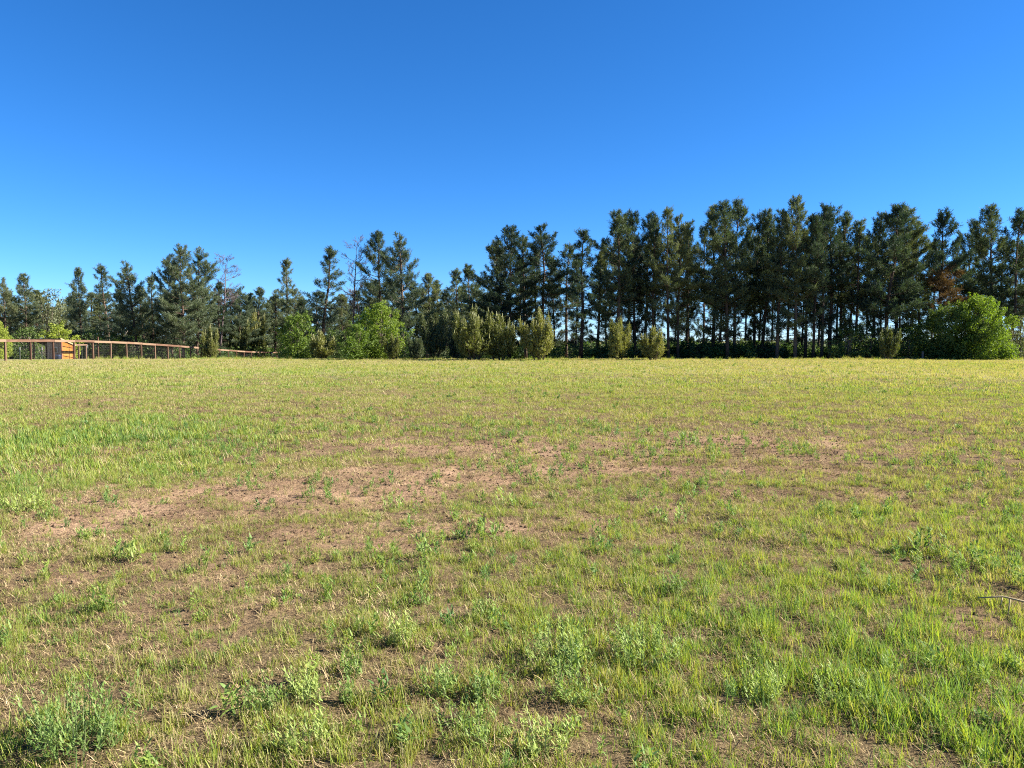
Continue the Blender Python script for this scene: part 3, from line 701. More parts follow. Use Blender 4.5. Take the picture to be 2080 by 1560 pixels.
for v, bx, ty, D, hw, lab in [(0, 962, 630, 57, 62, 'wide olive young pine with upright shoots before the dense stand'), (3, 1014, 644, 57.5, 46, 'young pine merged into the right side of the wide olive one'),
                              (1, 1097, 632, 57, 46, 'rounded young pine with pale candles before the tall full pine'), (2, 1256, 654, 57, 30, 'slim young pine at the foot of the tall straight pine'),
                              (3, 1327, 668, 57, 35, 'low rounded young pine right of the slim young pine'), (2, 1803, 670, 57, 24, 'small yellowish young pine in front of the big spreading pine'),
                              (3, 654, 676, 61, 38, 'brownish young pine between the bright green bushes'), (2, 798, 684, 58.5, 22, 'small young pine in front of the large rounded bush'),
                              (1, 884, 622, 64, 40, 'tall shaded young pine left of the wide olive one'), (1, 428, 664, 84.5, 25, 'sparse young pine crossing the fence top rail'),
                              (3, 515, 640, 110, 36, 'olive young pine behind the far stretch of fence'), (2, 846, 690, 59, 18, 'tiny young pine at the foot of the tall shaded one'),
                              (1, 926, 672, 63, 24, 'dark young pine tucked behind the wide olive one'), (3, 480, 650, 104, 30, 'pale green young pine beside the sparse one at the fence')]:
    put_tree(SHADE_SAP if 'shaded' in lab or 'dark' in lab else SAPS[v], (4.1, 4.1, 3.6, 3.9)[v], SR[v], 'young_pine', bx, bx + rs.uniform(-3, 3), ty, D, lab, 'young pine', 'young pines along the field edge', hw, rnd=rs)
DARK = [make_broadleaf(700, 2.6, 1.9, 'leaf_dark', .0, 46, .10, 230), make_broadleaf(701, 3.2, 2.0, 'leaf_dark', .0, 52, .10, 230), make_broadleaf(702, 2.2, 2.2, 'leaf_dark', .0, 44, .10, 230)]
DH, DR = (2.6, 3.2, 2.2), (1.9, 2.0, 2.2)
for v, bx, ty, D, hw, lab in [(0, 1410, 688, 65, 44, 'dark shrub under the full-topped and shaded pines'), (2, 1462, 694, 66, 42, 'low dark shrub at the foot of the thick-trunked pine'), (0, 1540, 690, 66, 44, 'dark shrub under the short-crowned pine'),
                              (2, 1588, 698, 67, 36, 'low dark shrub left of the tallest pine'), (1, 1720, 664, 62, 42, 'rounded dark shrub left of the big spreading pine'), (1, 1765, 660, 63, 42, 'dark shrub beneath the half-hidden pine'),
                              (1, 1840, 664, 62, 46, 'tall dark shrub between the big spreading pine and wide dark bush'), (2, 1152, 698, 64, 34, 'low shrub left of the straight dark-trunked pine'), (2, 1222, 700, 65, 30, 'low shrub left of the slim young pine'),
                              (0, 1292, 690, 66, 24, 'shaded shrub between the slim and the low young pine'), (1, 680, 668, 74, 30, 'dark shrub behind the brownish young pine'), (1, 820, 664, 72, 28, 'dark shrub right of the large rounded bush'),
                              (0, 560, 690, 122, 34, 'dark shrub behind the end of the fence'), (1, 200, 668, 84, 40, 'dark shrub behind the fence right of the coop'), (1, 62, 664, 80, 44, 'dark shrub behind the left stretch of fence'),
                              (0, 330, 690, 86, 40, 'dark shrub below the domed pine'), (0, 396, 682, 92, 36, 'dark shrub behind the middle stretch of fence'), (1, 270, 680, 88, 36, 'dark shrub below the two-topped pine'), (0, 90, 690, 74, 30, 'dark shrub just left behind the coop')]:
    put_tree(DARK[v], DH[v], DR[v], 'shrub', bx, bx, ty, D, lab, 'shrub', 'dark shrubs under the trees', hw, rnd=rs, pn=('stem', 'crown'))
# far woods beyond the stand, one mass
fw = MB(); rngf = np.random.default_rng(9); C, RR = [], []
for i in range(1300):
    x = rngf.uniform(-300, 330); y = rngf.uniform(235, 275)
    r = rngf.uniform(1.0, 2.2); z = -1.8 + rngf.uniform(.2, 2.6 + 1.6 * float(fbm(x, 0, 18, 2, 3)))
    C.append((x, y, z)); RR.append(r)
fw.quads(leaf_quads(C, RR, 14, .55, rngf))
tag(link('far_treeline', fw.mesh('far_treeline', M['far'])), 'low far-off line of woods seen between the pine trunks', 'treeline', kind='stuff')

# ------------------------------------------------------------------ fence, coop, posts
FX = -35.5
fence = empty('rail_fence', (FX, 52, 0))
tag(fence, 'long brown wooden post-and-rail fence with wire running away at left', 'fence')
ys = [46.4 + 2.72 * i for i in range(26)]
pm = MB(); pm.box(-.055, .055, -.055, .055, -.35, 1.50); post_me = pm.mesh('fence_post', M['post'])
rf = random.Random(5)
tops = []
for i, y in enumerate(ys):
    z = float(-1.8 * sstep(56, 115, y)); dz = rf.uniform(-.03, .03)
    tops.append(z + 1.50)
    o = link('post', post_me, fence, (0, y - 52, z + dz), (rf.uniform(-.015, .015), rf.uniform(-.02, .02), rf.uniform(-.1, .1)))
for i in range(len(ys) - 1):
    y0, y1, z0, z1 = ys[i], ys[i + 1], tops[i], tops[i + 1]
    b = MB(); g = .012; j = rf.uniform(-.012, .012)
    b.add([(-.04, y0 + g, z0 - .09 + j), (.07, y0 + g, z0 - .09 + j), (.07, y1 - g, z1 - .09 + j), (-.04, y1 - g, z1 - .09 + j),
           (-.04, y0 + g, z0 + .09 + j), (.07, y0 + g, z0 + .09 + j), (.07, y1 - g, z1 + .09 + j), (-.04, y1 - g, z1 + .09 + j)],
          [(0, 3, 2, 1), (4, 5, 6, 7), (0, 1, 5, 4), (1, 2, 6, 5), (2, 3, 7, 6), (3, 0, 4, 7)])
    link('rail', b.mesh('rail', M['rail']), fence, (0.062, -52, 0))
    w = MB()
    for k in range(9):
        h0_, h1_ = z0 - 1.42 + k * .155, z1 - 1.42 + k * .155
        w.tube([(0, y0, h0_), (0, y1, h1_)], [.0016, .0016], 3, False)
    for k in range(1, 16):
        yy = y0 + (y1 - y0) * k / 16; zz = z0 + (z1 - z0) * k / 16
        w.tube([(0, yy, zz - 1.42), (0, yy, zz - .1)], [.0016, .0016], 3, False)
    link('wire_mesh', w.mesh('wire_mesh', M['wire']), fence, (-.06, -52, 0))
# tall odd post beside the fence
pm2 = MB(); pm2.box(-.05, .05, -.05, .05, -.2, 1.9)
x, y = -35.9, 64.2
tag(link('wooden_post', pm2.mesh('wooden_post', M['post']), None, (x, y, gz(x, y))), 'brown post poking above the fence rail right of the coop', 'post')
# inner cross fence of the pen
cross = empty('pen_fence', (-38.6, 63.5, gz(-38.6, 63.5)))
tag(cross, 'short wooden pen fence behind the long fence right of the coop', 'fence')
for i in range(4):
    y = 63.6 + i * 1.5
    link('post', post_me, cross, (-.2 * i, y - 63.5, gz(-38.6, y) - gz(-38.6, 63.5) - .15))
b = MB(); b.box(-.03, .03, 0, 4.7, 1.22, 1.34); link('rail', b.mesh('pen_rail', M['rail']), cross, (.09, 0, -.1), (0, 0, .13))
# metal posts with pale tips inside the pen
def metal_post(px, D, h, label, tip=True):
    x = (px - CX) / FPX * D
    e = empty('metal_post', (x, D, gz(x, D)))
    tag(e, label, 'post', 'thin metal posts inside the pen')
    b = MB(); b.box(-.04, .04, -.008, .008, -.2, h); b.box(-.008, .008, .009, .05, -.2, h); link('shaft', b.mesh('metal_shaft', M['metal_post']), e)
    if tip:
        b = MB(); b.box(-.043, .043, -.011, .011, h - .22, h + .01); link('tip', b.mesh('metal_tip', M['white_tip']), e)
metal_post(41, 58, .98, 'thin metal post with white tip, nearest the left edge')
metal_post(86, 60, .98, 'thin metal post with white tip just left of the coop')
metal_post(167, 70, 1.25, 'thin dark metal post right of the coop', False)
metal_post(178.5, 69, 1.3, 'thin pale-tipped metal post between the pen posts')
metal_post(552, 104, 1.45, 'pale-tipped post near the far end of the fence')
metal_post(575, 112, 1.6, 'pale-tipped post at the very end of the fence')
# low dark pipe rail far behind
pr = empty('pipe_rail', (-51.0, 98, gz(-51, 98)))
tag(pr, 'dark horizontal pipe rail far behind the fence', 'rail')
b = MB(); b.tube([(-4, 0, 1.32), (9.5, 0, 1.30)], [.06, .06], 8); link('pipe', b.mesh('pipe', M['metal_post'], True), pr)
for i in range(4):
    b = MB(); b.tube([(-4 + i * 4.4, 0, -.2), (-4 + i * 4.4, 0, 1.30)], [.05, .05], 8); link('support', b.mesh('pipe_support', M['metal_post'], True), pr)
# chicken coop: long side to the camera, sunlit plywood end wall facing right
cx0, cy0 = -36.88, 60.6
cz = gz(cx0, cy0)
coop = empty('chicken_coop', (cx0, cy0, cz))
tag(coop, 'small grey-brown coop with black roof and sunlit orange plywood end wall', 'coop')
W, DP, HH = 1.16, 1.5, 1.52
for i in range(8):                                   # front boards
    if 3 <= i <= 5:
        for z0, z1 in ((-.1, .52), (.93, HH)):
            b = MB(); b.box(-W + i * .145 + .003, -W + (i + 1) * .145 - .003, -.02, 0, z0, z1); link('board', b.mesh('coop_board', M['coop_wall']), coop, (0, rf.uniform(-.004, .004), 0))
    else:
        b = MB(); b.box(-W + i * .145 + .003, -W + (i + 1) * .145 - .003, -.02, 0, -.1, HH); link('board', b.mesh('coop_board', M['coop_wall']), coop, (0, rf.uniform(-.004, .004), 0))
b = MB(); b.box(-W + .02, -.03, .05, DP - .05, -.1, HH - .42); link('inner_wall', b.mesh('coop_inner', M['batten']), coop)  # dark backing that makes the plywood gaps look like shadow stripes
win = empty('window', (-W + .6525, -.012, .725)); win.parent = coop
b = MB(); b.box(-.215, .215, -.03, .0, -.24, -.19); b.box(-.215, .215, -.03, .0, .19, .24); b.box(-.215, -.165, -.03, .0, -.19, .19); b.box(.165, .215, -.03, .0, -.19, .19); link('frame', b.mesh('window_frame', M['frame']), win)
b = MB(); b.box(-.165, .165, .005, .012, -.19, .19); link('pane', b.mesh('window_pane', M['glass']), win)
b = MB(); b.box(-.03, .05, -.06, .05, -.1, HH); link('corner_post', b.mesh('corner_post', M['red_trim']), coop)
b = MB(); b.box(-.03, .05, DP - .05, DP + .06, -.1, HH - .4); link('corner_post', b.mesh('corner_post_far', M['red_trim']), coop)
rows = [(-.08, .24), (.30, .64), (.70, 1.02), (1.08, 1.40)]  # gaps between panels give shape to the fence's shadow stripes
for z0, z1 in rows:
    for y0, y1 in ((.055, DP * .64), (DP * .64 + .06, DP - .055)):
        b = MB(); b.add([(0, y0, z0 - .12 * y0), (.03, y0, z0 - .12 * y0), (.03, y1, z0 - .12 * y1), (0, y1, z0 - .12 * y1), (0, y0, z1 - .12 * y0), (.03, y0, z1 - .12 * y0), (.03, y1, z1 - .12 * y1), (0, y1, z1 - .12 * y1)],
                        [(0, 3, 2, 1), (4, 5, 6, 7), (0, 1, 5, 4), (1, 2, 6, 5), (2, 3, 7, 6), (3, 0, 4, 7)])
        link('panel', b.mesh('plywood_panel', M['plywood']), coop, (.002, 0, 0))
rfm = MB()
rfm.add([(-2.35, -.25, HH + .04), (.10, -.25, HH + .12), (.10, DP + .25, HH - .42), (-2.35, DP + .25, HH - .5), (-2.35, -.25, HH + .11), (.10, -.25, HH + .19), (.10, DP + .25, HH - .35), (-2.35, DP + .25, HH - .43)],
        [(0, 3, 2, 1), (4, 5, 6, 7), (0, 1, 5, 4), (1, 2, 6, 5), (2, 3, 7, 6), (3, 0, 4, 7)])
roof = link('roof', rfm.mesh('coop_roof', M['roof']), coop)
b = MB(); b.add([(.105, -.3, HH + .11), (.14, -.3, HH + .11), (.14, DP + .3, HH - .46), (.105, DP + .3, HH - .46), (.105, -.3, HH + .21), (.14, -.3, HH + .21), (.14, DP + .3, HH - .36), (.105, DP + .3, HH - .36)],
                [(0, 3, 2, 1), (4, 5, 6, 7), (0, 1, 5, 4), (1, 2, 6, 5), (2, 3, 7, 6), (3, 0, 4, 7)])
fb = link('fascia_board', b.mesh('fascia_board', M['new_wood']), roof); fb['label'] = 'fresh yellow fascia board'
for yy in (-.1, DP):
    b = MB(); b.box(-2.25, -2.16, yy - .045, yy + .045, -.1, HH - (.02 if yy < 0 else .45)); link('lean_to_post', b.mesh('lean_to_post', M['batten']), coop)
b = MB(); b.box(-2.2, -W - .02, DP - .02, DP, -.1, HH - .5); link('lean_to_wall', b.mesh('lean_to_wall', M['batten']), coop)
# blue tub
tx_, ty_ = -36.35, 59.2
tub = empty('plastic_tub', (tx_, ty_, gz(tx_, ty_)))
tag(tub, 'dark blue plastic tub on the grass beside the coop', 'tub')
b = MB(); prof = [(.0, .0), (.22, .0), (.27, .30), (.30, .32), (.30, .35), (.26, .35), (.22, .04), (0, .04)]; ns = 18
vv = []
for r, z in prof[1:-1]:
    for k in range(ns): vv.append((r * math.cos(6.2832 * k / ns), r * math.sin(6.2832 * k / ns), z))
ff = [(i * ns + k, i * ns + (k + 1) % ns, (i + 1) * ns + (k + 1) % ns, (i + 1) * ns + k) for i in range(5) for k in range(ns)]
ff += [tuple(reversed(range(ns))), tuple(range(5 * ns, 6 * ns))]
b.add(vv, ff); link('shell', b.mesh('tub_shell', M['tub'], True), tub)
b = MB(); b.tube([(-.3, 0, .30), (-.36, 0, .42), (-.2, 0, .50), (.2, 0, .50), (.36, 0, .42), (.3, 0, .30)], [.012] * 6, 6); link('handle', b.mesh('tub_handle', M['metal_post'], True), tub)
# pale broken branch and the little weathered post
x, y = (253 - CX) / FPX * 82, 82
b = MB(); b.tube([(-.25, 0, 0), (.05, .02, .32), (.28, 0, .62)], [.05, .045, .02], 6); b.tube([(.05, .02, .32), (-.05, .05, .52)], [.025, .01], 5)
tag(link('broken_branch', b.mesh('broken_branch', M['pale_stick'], True), None, at(255, 683, 82)), 'pale broken branch caught in the pines behind the fence', 'branch')
x, y = (1873.5 - CX) / FPX * 58.3, 58.3
b = MB(); b.box(-.05, .05, -.05, .05, -.3, .62); b.add([(-.05, -.05, .62), (.05, -.05, .62), (.05, .05, .62), (-.05, .05, .62), (0, 0, .67)], [(0, 1, 4), (1, 2, 4), (2, 3, 4), (3, 0, 4)])
tag(link('wooden_stake', b.mesh('wooden_stake', M['dead_bark']), None, (x, y, gz(x, y))), 'short weathered stake before the wide dark bush', 'stake')

# ------------------------------------------------------------------ field plants (countless: stuff, scattered from a few clump shapes)
def blade_strip(bx, by, az, lean, L, w, curve, rng):
    """one curved tapering blade: two quads and a tip"""
    c, s_ = math.cos(az), math.sin(az)
    pts = []
    a = lean
    p = np.array([bx, by, -.012]); seg = L / 3
    for i in range(4):
        pts.append(p.copy())
        p = p + seg * np.array([c * math.sin(a), s_ * math.sin(a), math.cos(a)]); a += curve
    side = np.array([-s_, c, 0]) * w * .5
    return pts, side

def blades_mesh(name, specs, mat):
    V, F = [], []
    for pts, side in specs:
        o = len(V)
        V += [(pts[0] - side * .8).tolist(), (pts[0] + side * .8).tolist(), (pts[1] - side).tolist(), (pts[1] + side).tolist(),
              (pts[2] - side * .7).tolist(), (pts[2] + side * .7).tolist(), pts[3].tolist()]
        F += [(o, o + 1, o + 3, o + 2), (o + 2, o + 3, o + 5, o + 4), (o + 4, o + 5, o + 6)]
    me = bpy.data.meshes.new(name); me.from_pydata(V, [], F); me.materials.append(mat); return me

SRC = {}
def source(colname, meshes):
    c = bpy.data.collections.new(colname)
    for i, me in enumerate(meshes):
        o = bpy.data.objects.new('%s_%02d' % (colname, i), me); c.objects.link(o)
    SRC[colname] = c

def grass_variant(seed, nb, rad, h, w, lean=.5):
    rng = np.random.default_rng(seed); sp_ = []
    for i in range(nb):
        r = rad * math.sqrt(rng.random()); a = rng.uniform(0, 6.28)
        sp_.append(blade_strip(r * math.cos(a), r * math.sin(a), rng.uniform(0, 6.28), abs(rng.normal(0, lean * .6)) + .03, h * rng.uniform(.45, 1.15), w * rng.uniform(.7, 1.25), rng.uniform(.02, .35), rng))
    return sp_
def litter_variant(seed, nb, rad, L, w):
    rng = np.random.default_rng(seed); sp_ = []
    for i in range(nb):
        r = rad * math.sqrt(rng.random()); a = rng.uniform(0, 6.28)
        s_ = blade_strip(r * math.cos(a), r * math.sin(a), rng.uniform(0, 6.28), rng.uniform(.95, 1.62), L * rng.uniform(.4, 1.2), w * rng.uniform(.6, 1.3), rng.uniform(-.12, .22), rng)
        for p in s_[0]: p[2] += rng.uniform(.012, .035)
        sp_.append(s_)
    return sp_
def feathery(seed, stems, h, leaves, ll, lw, spread=.6, rad=.02):
    """branching weed: upright stems set with narrow leaflets"""
    rng = np.random.default_rng(seed); leafs, stemsp = [], []
    for s_ in range(stems):
        az = rng.uniform(0, 6.28); lean = abs(rng.normal(0, spread * .55)); H = h * rng.uniform(.5, 1.1)
        r = rad * math.sqrt(rng.random()); bx, by = r * math.cos(az), r * math.sin(az)
        pts, side = blade_strip(bx, by, az, lean, H, .004, -.10, rng); stemsp.append((pts, side))
        for j in range(leaves):
            f = (.18 + .82 * (j + rng.random()) / leaves); t = f * 3; i = min(int(t), 2)
            p = pts[i] + (pts[i + 1] - pts[i]) * (t - i) + rng.normal(0, .35, 3) * ll * .6 * np.array([1, 1, .6])
            q, sd = blade_strip(0, 0, rng.uniform(0, 6.28), rng.uniform(.3, 1.45) * (1.1 - .35 * f), ll * rng.uniform(.6, 1.2) * (1.15 - .5 * f), lw * rng.uniform(.7, 1.2), rng.uniform(-.1, .3), rng)
            leafs.append(([p + k + np.array([0, 0, .012]) for k in q], sd))
    return leafs, stemsp

source('grass_near', [blades_mesh('grass_near', grass_variant(10 + i, int(nb * 1.25), rad, h * .92, .0036, ln), M['grass']) for i, (nb, rad, h, ln) in enumerate([(14, .045, .085, .6), (10, .035, .12, .45), (18, .06, .065, .8), (8, .025, .15, .35), (16, .05, .10, .6), (12, .05, .075, .7)])])
source('grass_mid', [blades_mesh('grass_mid', grass_variant(20 + i, nb, rad, h, .007, ln), M['grass']) for i, (nb, rad, h, ln) in enumerate([(20, .10, .09, .65), (16, .08, .13, .5), (24, .13, .07, .8), (18, .09, .11, .6)])])
source('grass_far', [blades_mesh('grass_far', grass_variant(30 + i, nb, rad, h, .014, ln), M['grass']) for i, (nb, rad, h, ln) in enumerate([(30, .28, .11, .6), (26, .22, .15, .5), (34, .34, .09, .8), (28, .26, .13, .6)])])
source('litter_near', [blades_mesh('litter_near', litter_variant(40 + i, nb, rad, L * .72, .0028), M['dry']) for i, (nb, rad, L) in enumerate([(14, .08, .09), (18, .10, .07), (10, .06, .13), (16, .09, .10)])])
source('litter_mid', [blades_mesh('litter_mid', litter_variant(50 + i, nb, rad, L * .7, .0055), M['dry']) for i, (nb, rad, L) in enumerate([(18, .18, .14), (22, .22, .11), (14, .15, .17)])])
def weedset(seed, specs, mat):
    out = []
    for i, s_ in enumerate(specs):
        lf, st = feathery(seed + i, *s_); out.append(blades_mesh('weed', lf + st, mat))
    return out
source('weed_small', weedset(60, [(4, .13, 16, .05, .008, .7, .02), (6, .16, 18, .045, .006, .8, .03), (3, .18, 14, .06, .011, .4, .015), (5, .10, 14, .05, .010, 1.0, .03), (2, .22, 16, .07, .012, .25, .01)], M['weed']))
source('weed_far', weedset(70, [(6, .18, 10, .09, .022, .7, .06), (4, .22, 10, .11, .026, .5, .05), (8, .14, 10, .09, .022, 1.0, .08)], M['weed']))
def clod(seed):
    rng = np.random.default_rng(seed); import bmesh
    bm = bmesh.new(); bmesh.ops.create_icosphere(bm, subdivisions=1, radius=1)
    for v in bm.verts: v.co *= rng.uniform(.65, 1.25); v.co.z *= .6
    me = bpy.data.meshes.new('clod'); bm.to_mesh(me); bm.free(); me.materials.append(M['clod']); return me
source('soil_clod', [clod(80 + i) for i in range(4)])

def scatter_nodes(colname):
    ng = bpy.data.node_groups.new('scatter_' + colname, 'GeometryNodeTree')
    ng.interface.new_socket('Geometry', in_out='INPUT', socket_type='NodeSocketGeometry')
    ng.interface.new_socket('Geometry', in_out='OUTPUT', socket_type='NodeSocketGeometry')
    N, L = ng.nodes, ng.links
    gi, go_ = N.new('NodeGroupInput'), N.new('NodeGroupOutput')
    ci = N.new('GeometryNodeCollectionInfo'); ci.inputs['Collection'].default_value = SRC[colname]
    ci.inputs['Separate Children'].default_value = True; ci.inputs['Reset Children'].default_value = True
    ip = N.new('GeometryNodeInstanceOnPoints'); ip.inputs['Pick Instance'].default_value = True
    def attr(nm, ty):
        a = N.new('GeometryNodeInputNamedAttribute'); a.data_type = ty; a.inputs['Name'].default_value = nm; return a.outputs['Attribute']
    er = N.new('FunctionNodeEulerToRotation'); L.new(attr('rot', 'FLOAT_VECTOR'), er.inputs[0])
    L.new(gi.outputs[0], ip.inputs['Points']); L.new(ci.outputs[0], ip.inputs['Instance'])
    L.new(attr('pick', 'INT'), ip.inputs['Instance Index']); L.new(er.outputs[0], ip.inputs['Rotation']); L.new(attr('size', 'FLOAT'), ip.inputs['Scale'])
    L.new(ip.outputs[0], go_.inputs[0])
    return ng

def scatter(name, colname, x, y, size, tint, rng, tilt=.12, label='', cat='grass', dz=0.0):
    Np = len(x)
    z = ground_z(x, y) + dz
    me = bpy.data.meshes.new(name); me.from_pydata(np.stack([x, y, z], 1).tolist(), [], [])
    rot = np.stack([rng.normal(0, tilt, Np), rng.normal(0, tilt, Np), rng.uniform(0, 6.283, Np)], 1)
    nv = len(SRC[colname].objects)
    for nm, ty, key, val in (('rot', 'FLOAT_VECTOR', 'vector', rot.ravel()), ('size', 'FLOAT', 'value', size), ('tint', 'FLOAT', 'value', tint)):
        a = me.attributes.new(nm, ty, 'POINT'); a.data.foreach_set(key, np.asarray(val, np.float32))
    a = me.attributes.new('pick', 'INT', 'POINT'); a.data.foreach_set('value', rng.integers(0, nv, Np).astype(np.int32))
    o = link(name, me)
    md = o.modifiers.new('scatter', 'NODES'); md.node_group = scatter_nodes(colname)
    tag(o, label, cat, kind='stuff')
    return o

def sector(rng, r0, r1, per_m2, half=math.radians(44)):
    area = half * (r1 * r1 - r0 * r0)
    Np = int(area * per_m2)
    r = np.sqrt(rng.uniform(r0 * r0, r1 * r1, Np)); a = rng.uniform(-half, half, Np)
    return r * np.sin(a), r * np.cos(a)

rg = np.random.default_rng(2024)
def cull(x, y, prob):
    k = rg.random(len(x)) < prob
    return x[k], y[k]

TOT = 0
def lay_grass(name, col, r0, r1, dens, s0, label, hscale=1.0):
    global TOT
    x, y = sector(rg, r0, r1, dens)
    b = bareness(x, y); lu = lushness(x, y)
    cl = sstep(.38, .60, fbm(x, y, .13 if r1 < 12 else .32, 2, 51))
    x, y = cull(x, y, np.clip((.92 - 1.0 * b + .6 * lu) * (.30 + .70 * cl), .04, 1))
    lu = lushness(x, y); b = bareness(x, y)
    size = s0 * (.60 + (.28 if r1 < 12 else .5) * lu - .15 * b) * rg.uniform(.55, 1.5, len(x)) * (.82 + .40 * sstep(.42, .66, fbm(x, y, .13 if r1 < 12 else .32, 2, 51)))
    tint = grass_tint(x, y) + rg.normal(0, .17, len(x)) + np.where(rg.random(len(x)) < .24, .36, 0) - .10 * lu
    scatter(name, col, x, y, size, np.clip(tint, 0, 1), rg, .12, label, 'grass'); TOT += len(x)
lay_grass('short_grass', 'grass_near', 1.6, 9.5, 1350, .86, 'short yellow-green grass growing sparsely in the foreground')
lay_grass('meadow_grass', 'grass_mid', 9.0, 25, 190, .92, 'low grass across the middle of the field')
lay_grass('far_grass', 'grass_far', 24, 66, 30, 1.0, 'thick low grass in the far field up to the trees')
source('grass_tall', [blades_mesh('grass_tall', grass_variant(35 + i, nb, rad, h, .016, ln), M['grass']) for i, (nb, rad, h, ln) in enumerate([(34, .22, .34, .4), (26, .16, .48, .3), (40, .28, .26, .55)])])
x = rg.uniform(-34, 52, 5200); y = rg.uniform(56.0, 66.0, 5200)
x, y = cull(x, y, np.clip(sstep(.42, .66, fbm(x, y, 3.2, 2, 57)) * sstep(56, 60, y), .02, 1))
scatter('edge_grass', 'grass_tall', x, y, rg.uniform(.35, 1.15, len(x)) * .75, np.clip(.5 + .5 * (fbm(x, y, 2.5, 2, 58) - .5) + rg.normal(0, .16, len(x)), 0, 1), rg, .1, 'rough taller grass along the foot of the treeline', 'grass'); TOT += len(x)
def lay_litter(name, col, r0, r1, dens, s0, label):
    global TOT
    x, y = sector(rg, r0, r1, dens)
    b = bareness(x, y)
    x, y = cull(x, y, np.clip(.45 + .45 * fbm(x, y, .7, 2, 61) - .25 * (b > .75), .05, 1))
    tint = np.clip(.42 + .5 * (fbm(x, y, .9, 2, 63) - .5) + rg.normal(0, .2, len(x)), 0, 1)
    scatter(name, col, x, y, s0 * rg.uniform(.6, 1.3, len(x)), tint, rg, .10, label, 'dry grass'); TOT += len(x)
lay_litter('dry_grass', 'litter_near', 1.6, 9.5, 340, .9, 'dead straw and dry stems lying on the near soil')
lay_litter('dry_thatch', 'litter_mid', 9.0, 34, 44, 1.0, 'dead straw lying across the middle of the field')
def lay_weeds(name, col, r0, r1, dens, s0, label):
    global TOT
    x, y = sector(rg, r0, r1, dens)
    f = fbm(x, y, 1.2, 2, 71)
    x, y = cull(x, y, np.clip((f - .35) * 2.2, .04, 1))
    tint = np.clip(.45 + .6 * (fbm(x, y, 1.6, 2, 73) - .5) + rg.normal(0, .16, len(x)) - .5 * blob(x, y, 150, 880, 3, 2), 0, 1)
    scatter(name, col, x, y, s0 * rg.uniform(.45, 1.15, len(x)), tint, rg, .15, label, 'weeds'); TOT += len(x)
lay_weeds('low_weeds', 'weed_small', 1.8, 14, 26, .85, 'small leafy weeds scattered among the near grass')
lay_weeds('field_weeds', 'weed_far', 12, 58, 2.6, .6, 'leafy weeds dotted over the far field')
x, y = sector(rg, 1.6, 15, 190)
x, y = cull(x, y, np.clip(bareness(x, y) * 1.2, .03, 1))
scatter('soil_crumbs', 'soil_clod', x, y, .0068 * rg.uniform(.4, 2.0, len(x)) ** 1.4, np.zeros(len(x)), rg, .6, 'small crumbs of brown soil on the bare patches', 'soil', .003); TOT += len(x)
print('INSTANCES', TOT)

# brush on the floor of the woods
UG = []
for i in range(4):
    r_ = np.random.default_rng(820 + i); mb = MB()
    mb.quads(leaf_quads([(r_.normal(0, .5), r_.normal(0, .5), r_.uniform(.2, .85)) for _ in range(9)], r_.uniform(.28, .5, 9), 230, .09, r_)); UG.append(mb.mesh('undergrowth_clump', M['leaf_grey' if i == 3 else 'leaf_dark']))
source('undergrowth_clump', UG)
xs, ys_ = [], []
for _ in range(9000):
    px = rg.uniform(-160, 2240); left = 1 - float(sstep(850, 1020, px))
    D = rg.uniform(64 + 12 * left, 108 + 14 * left)
    if px < 860 and D < 78: continue
    x_ = (px - CX) / FPX * D
    if x_ < -33 and D < 86: continue
    if px < 600 and x_ > -37.5 and D < 122: continue
    if rg.random() < .95 * float(sstep(.32, .62, fbm(x_, D, 9.0, 2, 91))) * (1 if D > 70 else .6): xs.append(x_); ys_.append(D)
xs, ys_ = np.array(xs), np.array(ys_)
scatter('undergrowth', 'undergrowth_clump', xs, ys_, rg.uniform(.45, 1.5, len(xs)) * (.55 + .9 * fbm(xs, ys_, 6.0, 2, 93)) * (1 + .55 * sstep(80, 100, ys_)), np.zeros(len(xs)), rg, .1, 'dark brush covering the ground among the pine trunks', 'undergrowth')

# ------------------------------------------------------------------ single weeds one can point at
def weed_thing(px, py, h, stems, leaves, ll, lw, spread, label, seed, rad=.05, cat='weed', group='feathery weeds in the foreground'):
    x, y = gp(px, py)
    e = empty('weed_plant', (x, y, gz(x, y) - .005))
    tag(e, label, cat, group)
    lf, st = feathery(seed, int(stems * (1.7 if ll < .04 else 1)), h, int(leaves * 1.15), ll, lw, spread, rad)
    link('leaves', blades_mesh('weed_leaves', lf, M['weed_thing']), e)
    link('stems', blades_mesh('weed_stems', st, M['weed_stem']), e)
F_ = (.036, .0058)
weed_thing(160, 1520, .25, 32, 20, *F_, .9, 'large feathery weed in the bottom left corner', 901, .11)
weed_thing(1130, 1350, .23, 28, 20, *F_, .9, 'wide blue-green weed in the bottom middle, largest of its cluster', 902, .13)
weed_thing(1300, 1345, .22, 26, 20, *F_, .9, 'blue-green weed right of the largest bottom middle one', 903, .13)
weed_thing(1165, 1425, .17, 14, 18, *F_, .8, 'weed just below the largest bottom middle one', 904, .07)
weed_thing(810, 1310, .17, 10, 18, *F_, .7, 'upright weed with two pale shoots left of the bottom middle cluster', 905, .05)
weed_thing(895, 1415, .17, 12, 18, *F_, .8, 'spreading weed with one tall pale shoot near the bottom', 906, .06)
weed_thing(990, 1420, .15, 12, 18, *F_, .8, 'low dark-green weed beside the one with the tall pale shoot', 907, .06)
weed_thing(1710, 1420, .15, 14, 18, *F_, .9, 'grey-green weed among the tall grass at lower right', 908, .08)
weed_thing(1545, 1420, .16, 12, 18, *F_, .8, 'dark-green weed left of the grey-green one at lower right', 909, .07)
weed_thing(530, 1440, .15, 12, 18, *F_, .9, 'low bushy weed halfway between bottom left corner and bottom middle', 910, .07)
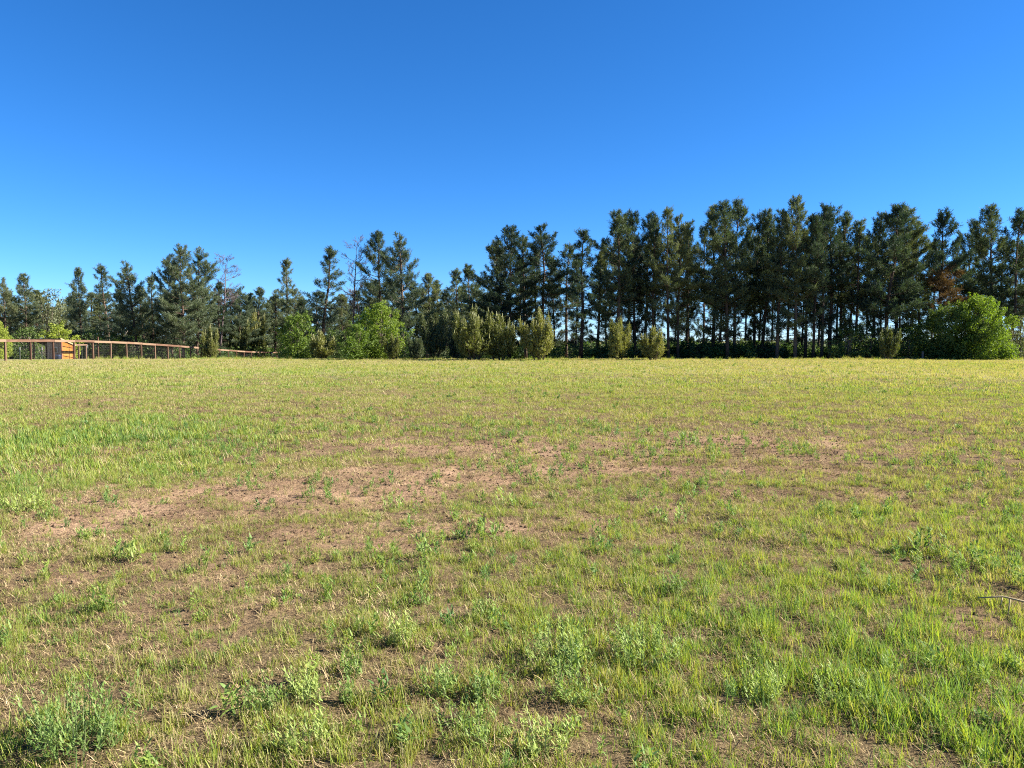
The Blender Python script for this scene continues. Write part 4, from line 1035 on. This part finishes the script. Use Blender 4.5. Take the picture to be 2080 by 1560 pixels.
weed_thing(625, 1425, .14, 10, 18, *F_, .8, 'small weed just right of the low bushy one', 911, .06)
weed_thing(960, 1500, .16, 16, 18, *F_, .9, 'broad weed patch at the bottom edge below the pale-shoot weed', 912, .11)
weed_thing(1110, 1530, .15, 14, 18, *F_, .9, 'weed cut by the bottom edge in the middle', 913, .09)
weed_thing(620, 1510, .15, 14, 18, *F_, .9, 'weed by the bottom edge below the small bushy one', 914, .09)
weed_thing(975, 1260, .14, 9, 16, *F_, .7, 'small grey-green weed above the bottom middle cluster', 915, .05)
weed_thing(1370, 1215, .13, 9, 16, *F_, .7, 'small weed above and right of the bottom middle cluster', 916, .05)
weed_thing(720, 1375, .14, 9, 16, *F_, .7, 'small pale weed left of the pale-shoot weed', 917, .05)
B_ = (.065, .012)
G2 = 'upright leafy sprouts on the bare ground'
weed_thing(868, 1138, .24, 5, 12, *B_, .35, 'tall leafy sprout below the bare sandy patch', 921, .05, 'weed', G2)
weed_thing(985, 1090, .20, 5, 11, *B_, .4, 'leafy sprout right of and above the tall one', 922, .05, 'weed', G2)
weed_thing(1375, 1060, .20, 8, 11, *B_, .5, 'bushy sprout on the right side of the bare patch', 923, .09, 'weed', G2)
weed_thing(1030, 1025, .18, 8, 11, *B_, .5, 'dark-based sprout at the edge of the sandy strip', 924, .10, 'weed', G2)
weed_thing(800, 1030, .19, 7, 11, *B_, .5, 'leafy sprout left of the sandy strip', 925, .07, 'weed', G2)
weed_thing(940, 1090, .14, 6, 9, *B_, .5, 'small bright sprout between two leafy ones', 926, .05, 'weed', G2)
weed_thing(1390, 905, .20, 12, 10, .085, .016, .7, 'dense green tuft beyond the bare patch at right of middle', 927, .16, 'weed', G2)
weed_thing(60, 1040, .22, 14, 14, .06, .011, .8, 'rounded dark weed at the left edge below the greener grass', 928, .12, 'weed', G2)
weed_thing(265, 1150, .17, 7, 11, *B_, .5, 'leafy sprout at left below the greener grass', 929, .06, 'weed', G2)
weed_thing(1890, 1130, .20, 10, 12, *B_, .6, 'leafy clump at right in the yellow-green grass', 930, .10, 'weed', G2)
# dead stalk at the right edge
x, y = gp(2050, 1250)
b = MB()
b.tube([(-.16, .02, .105), (-.04, .0, .12), (.06, -.02, .10), (.26, -.06, .07)], [.003, .0055, .006, .0045], 5)
b.tube([(-.04, 0, .12), (-.07, -.03, .08)], [.004, .002], 4); b.tube([(-.005, -.01, .11), (-.03, -.03, .0)], [.004, .0025], 4)
tag(link('dead_stalk', b.mesh('dead_stalk', M['straw_stalk'], True), None, (x, y, gz(x, y))), 'bleached dead stalk lying in the grass at the right edge', 'stalk')
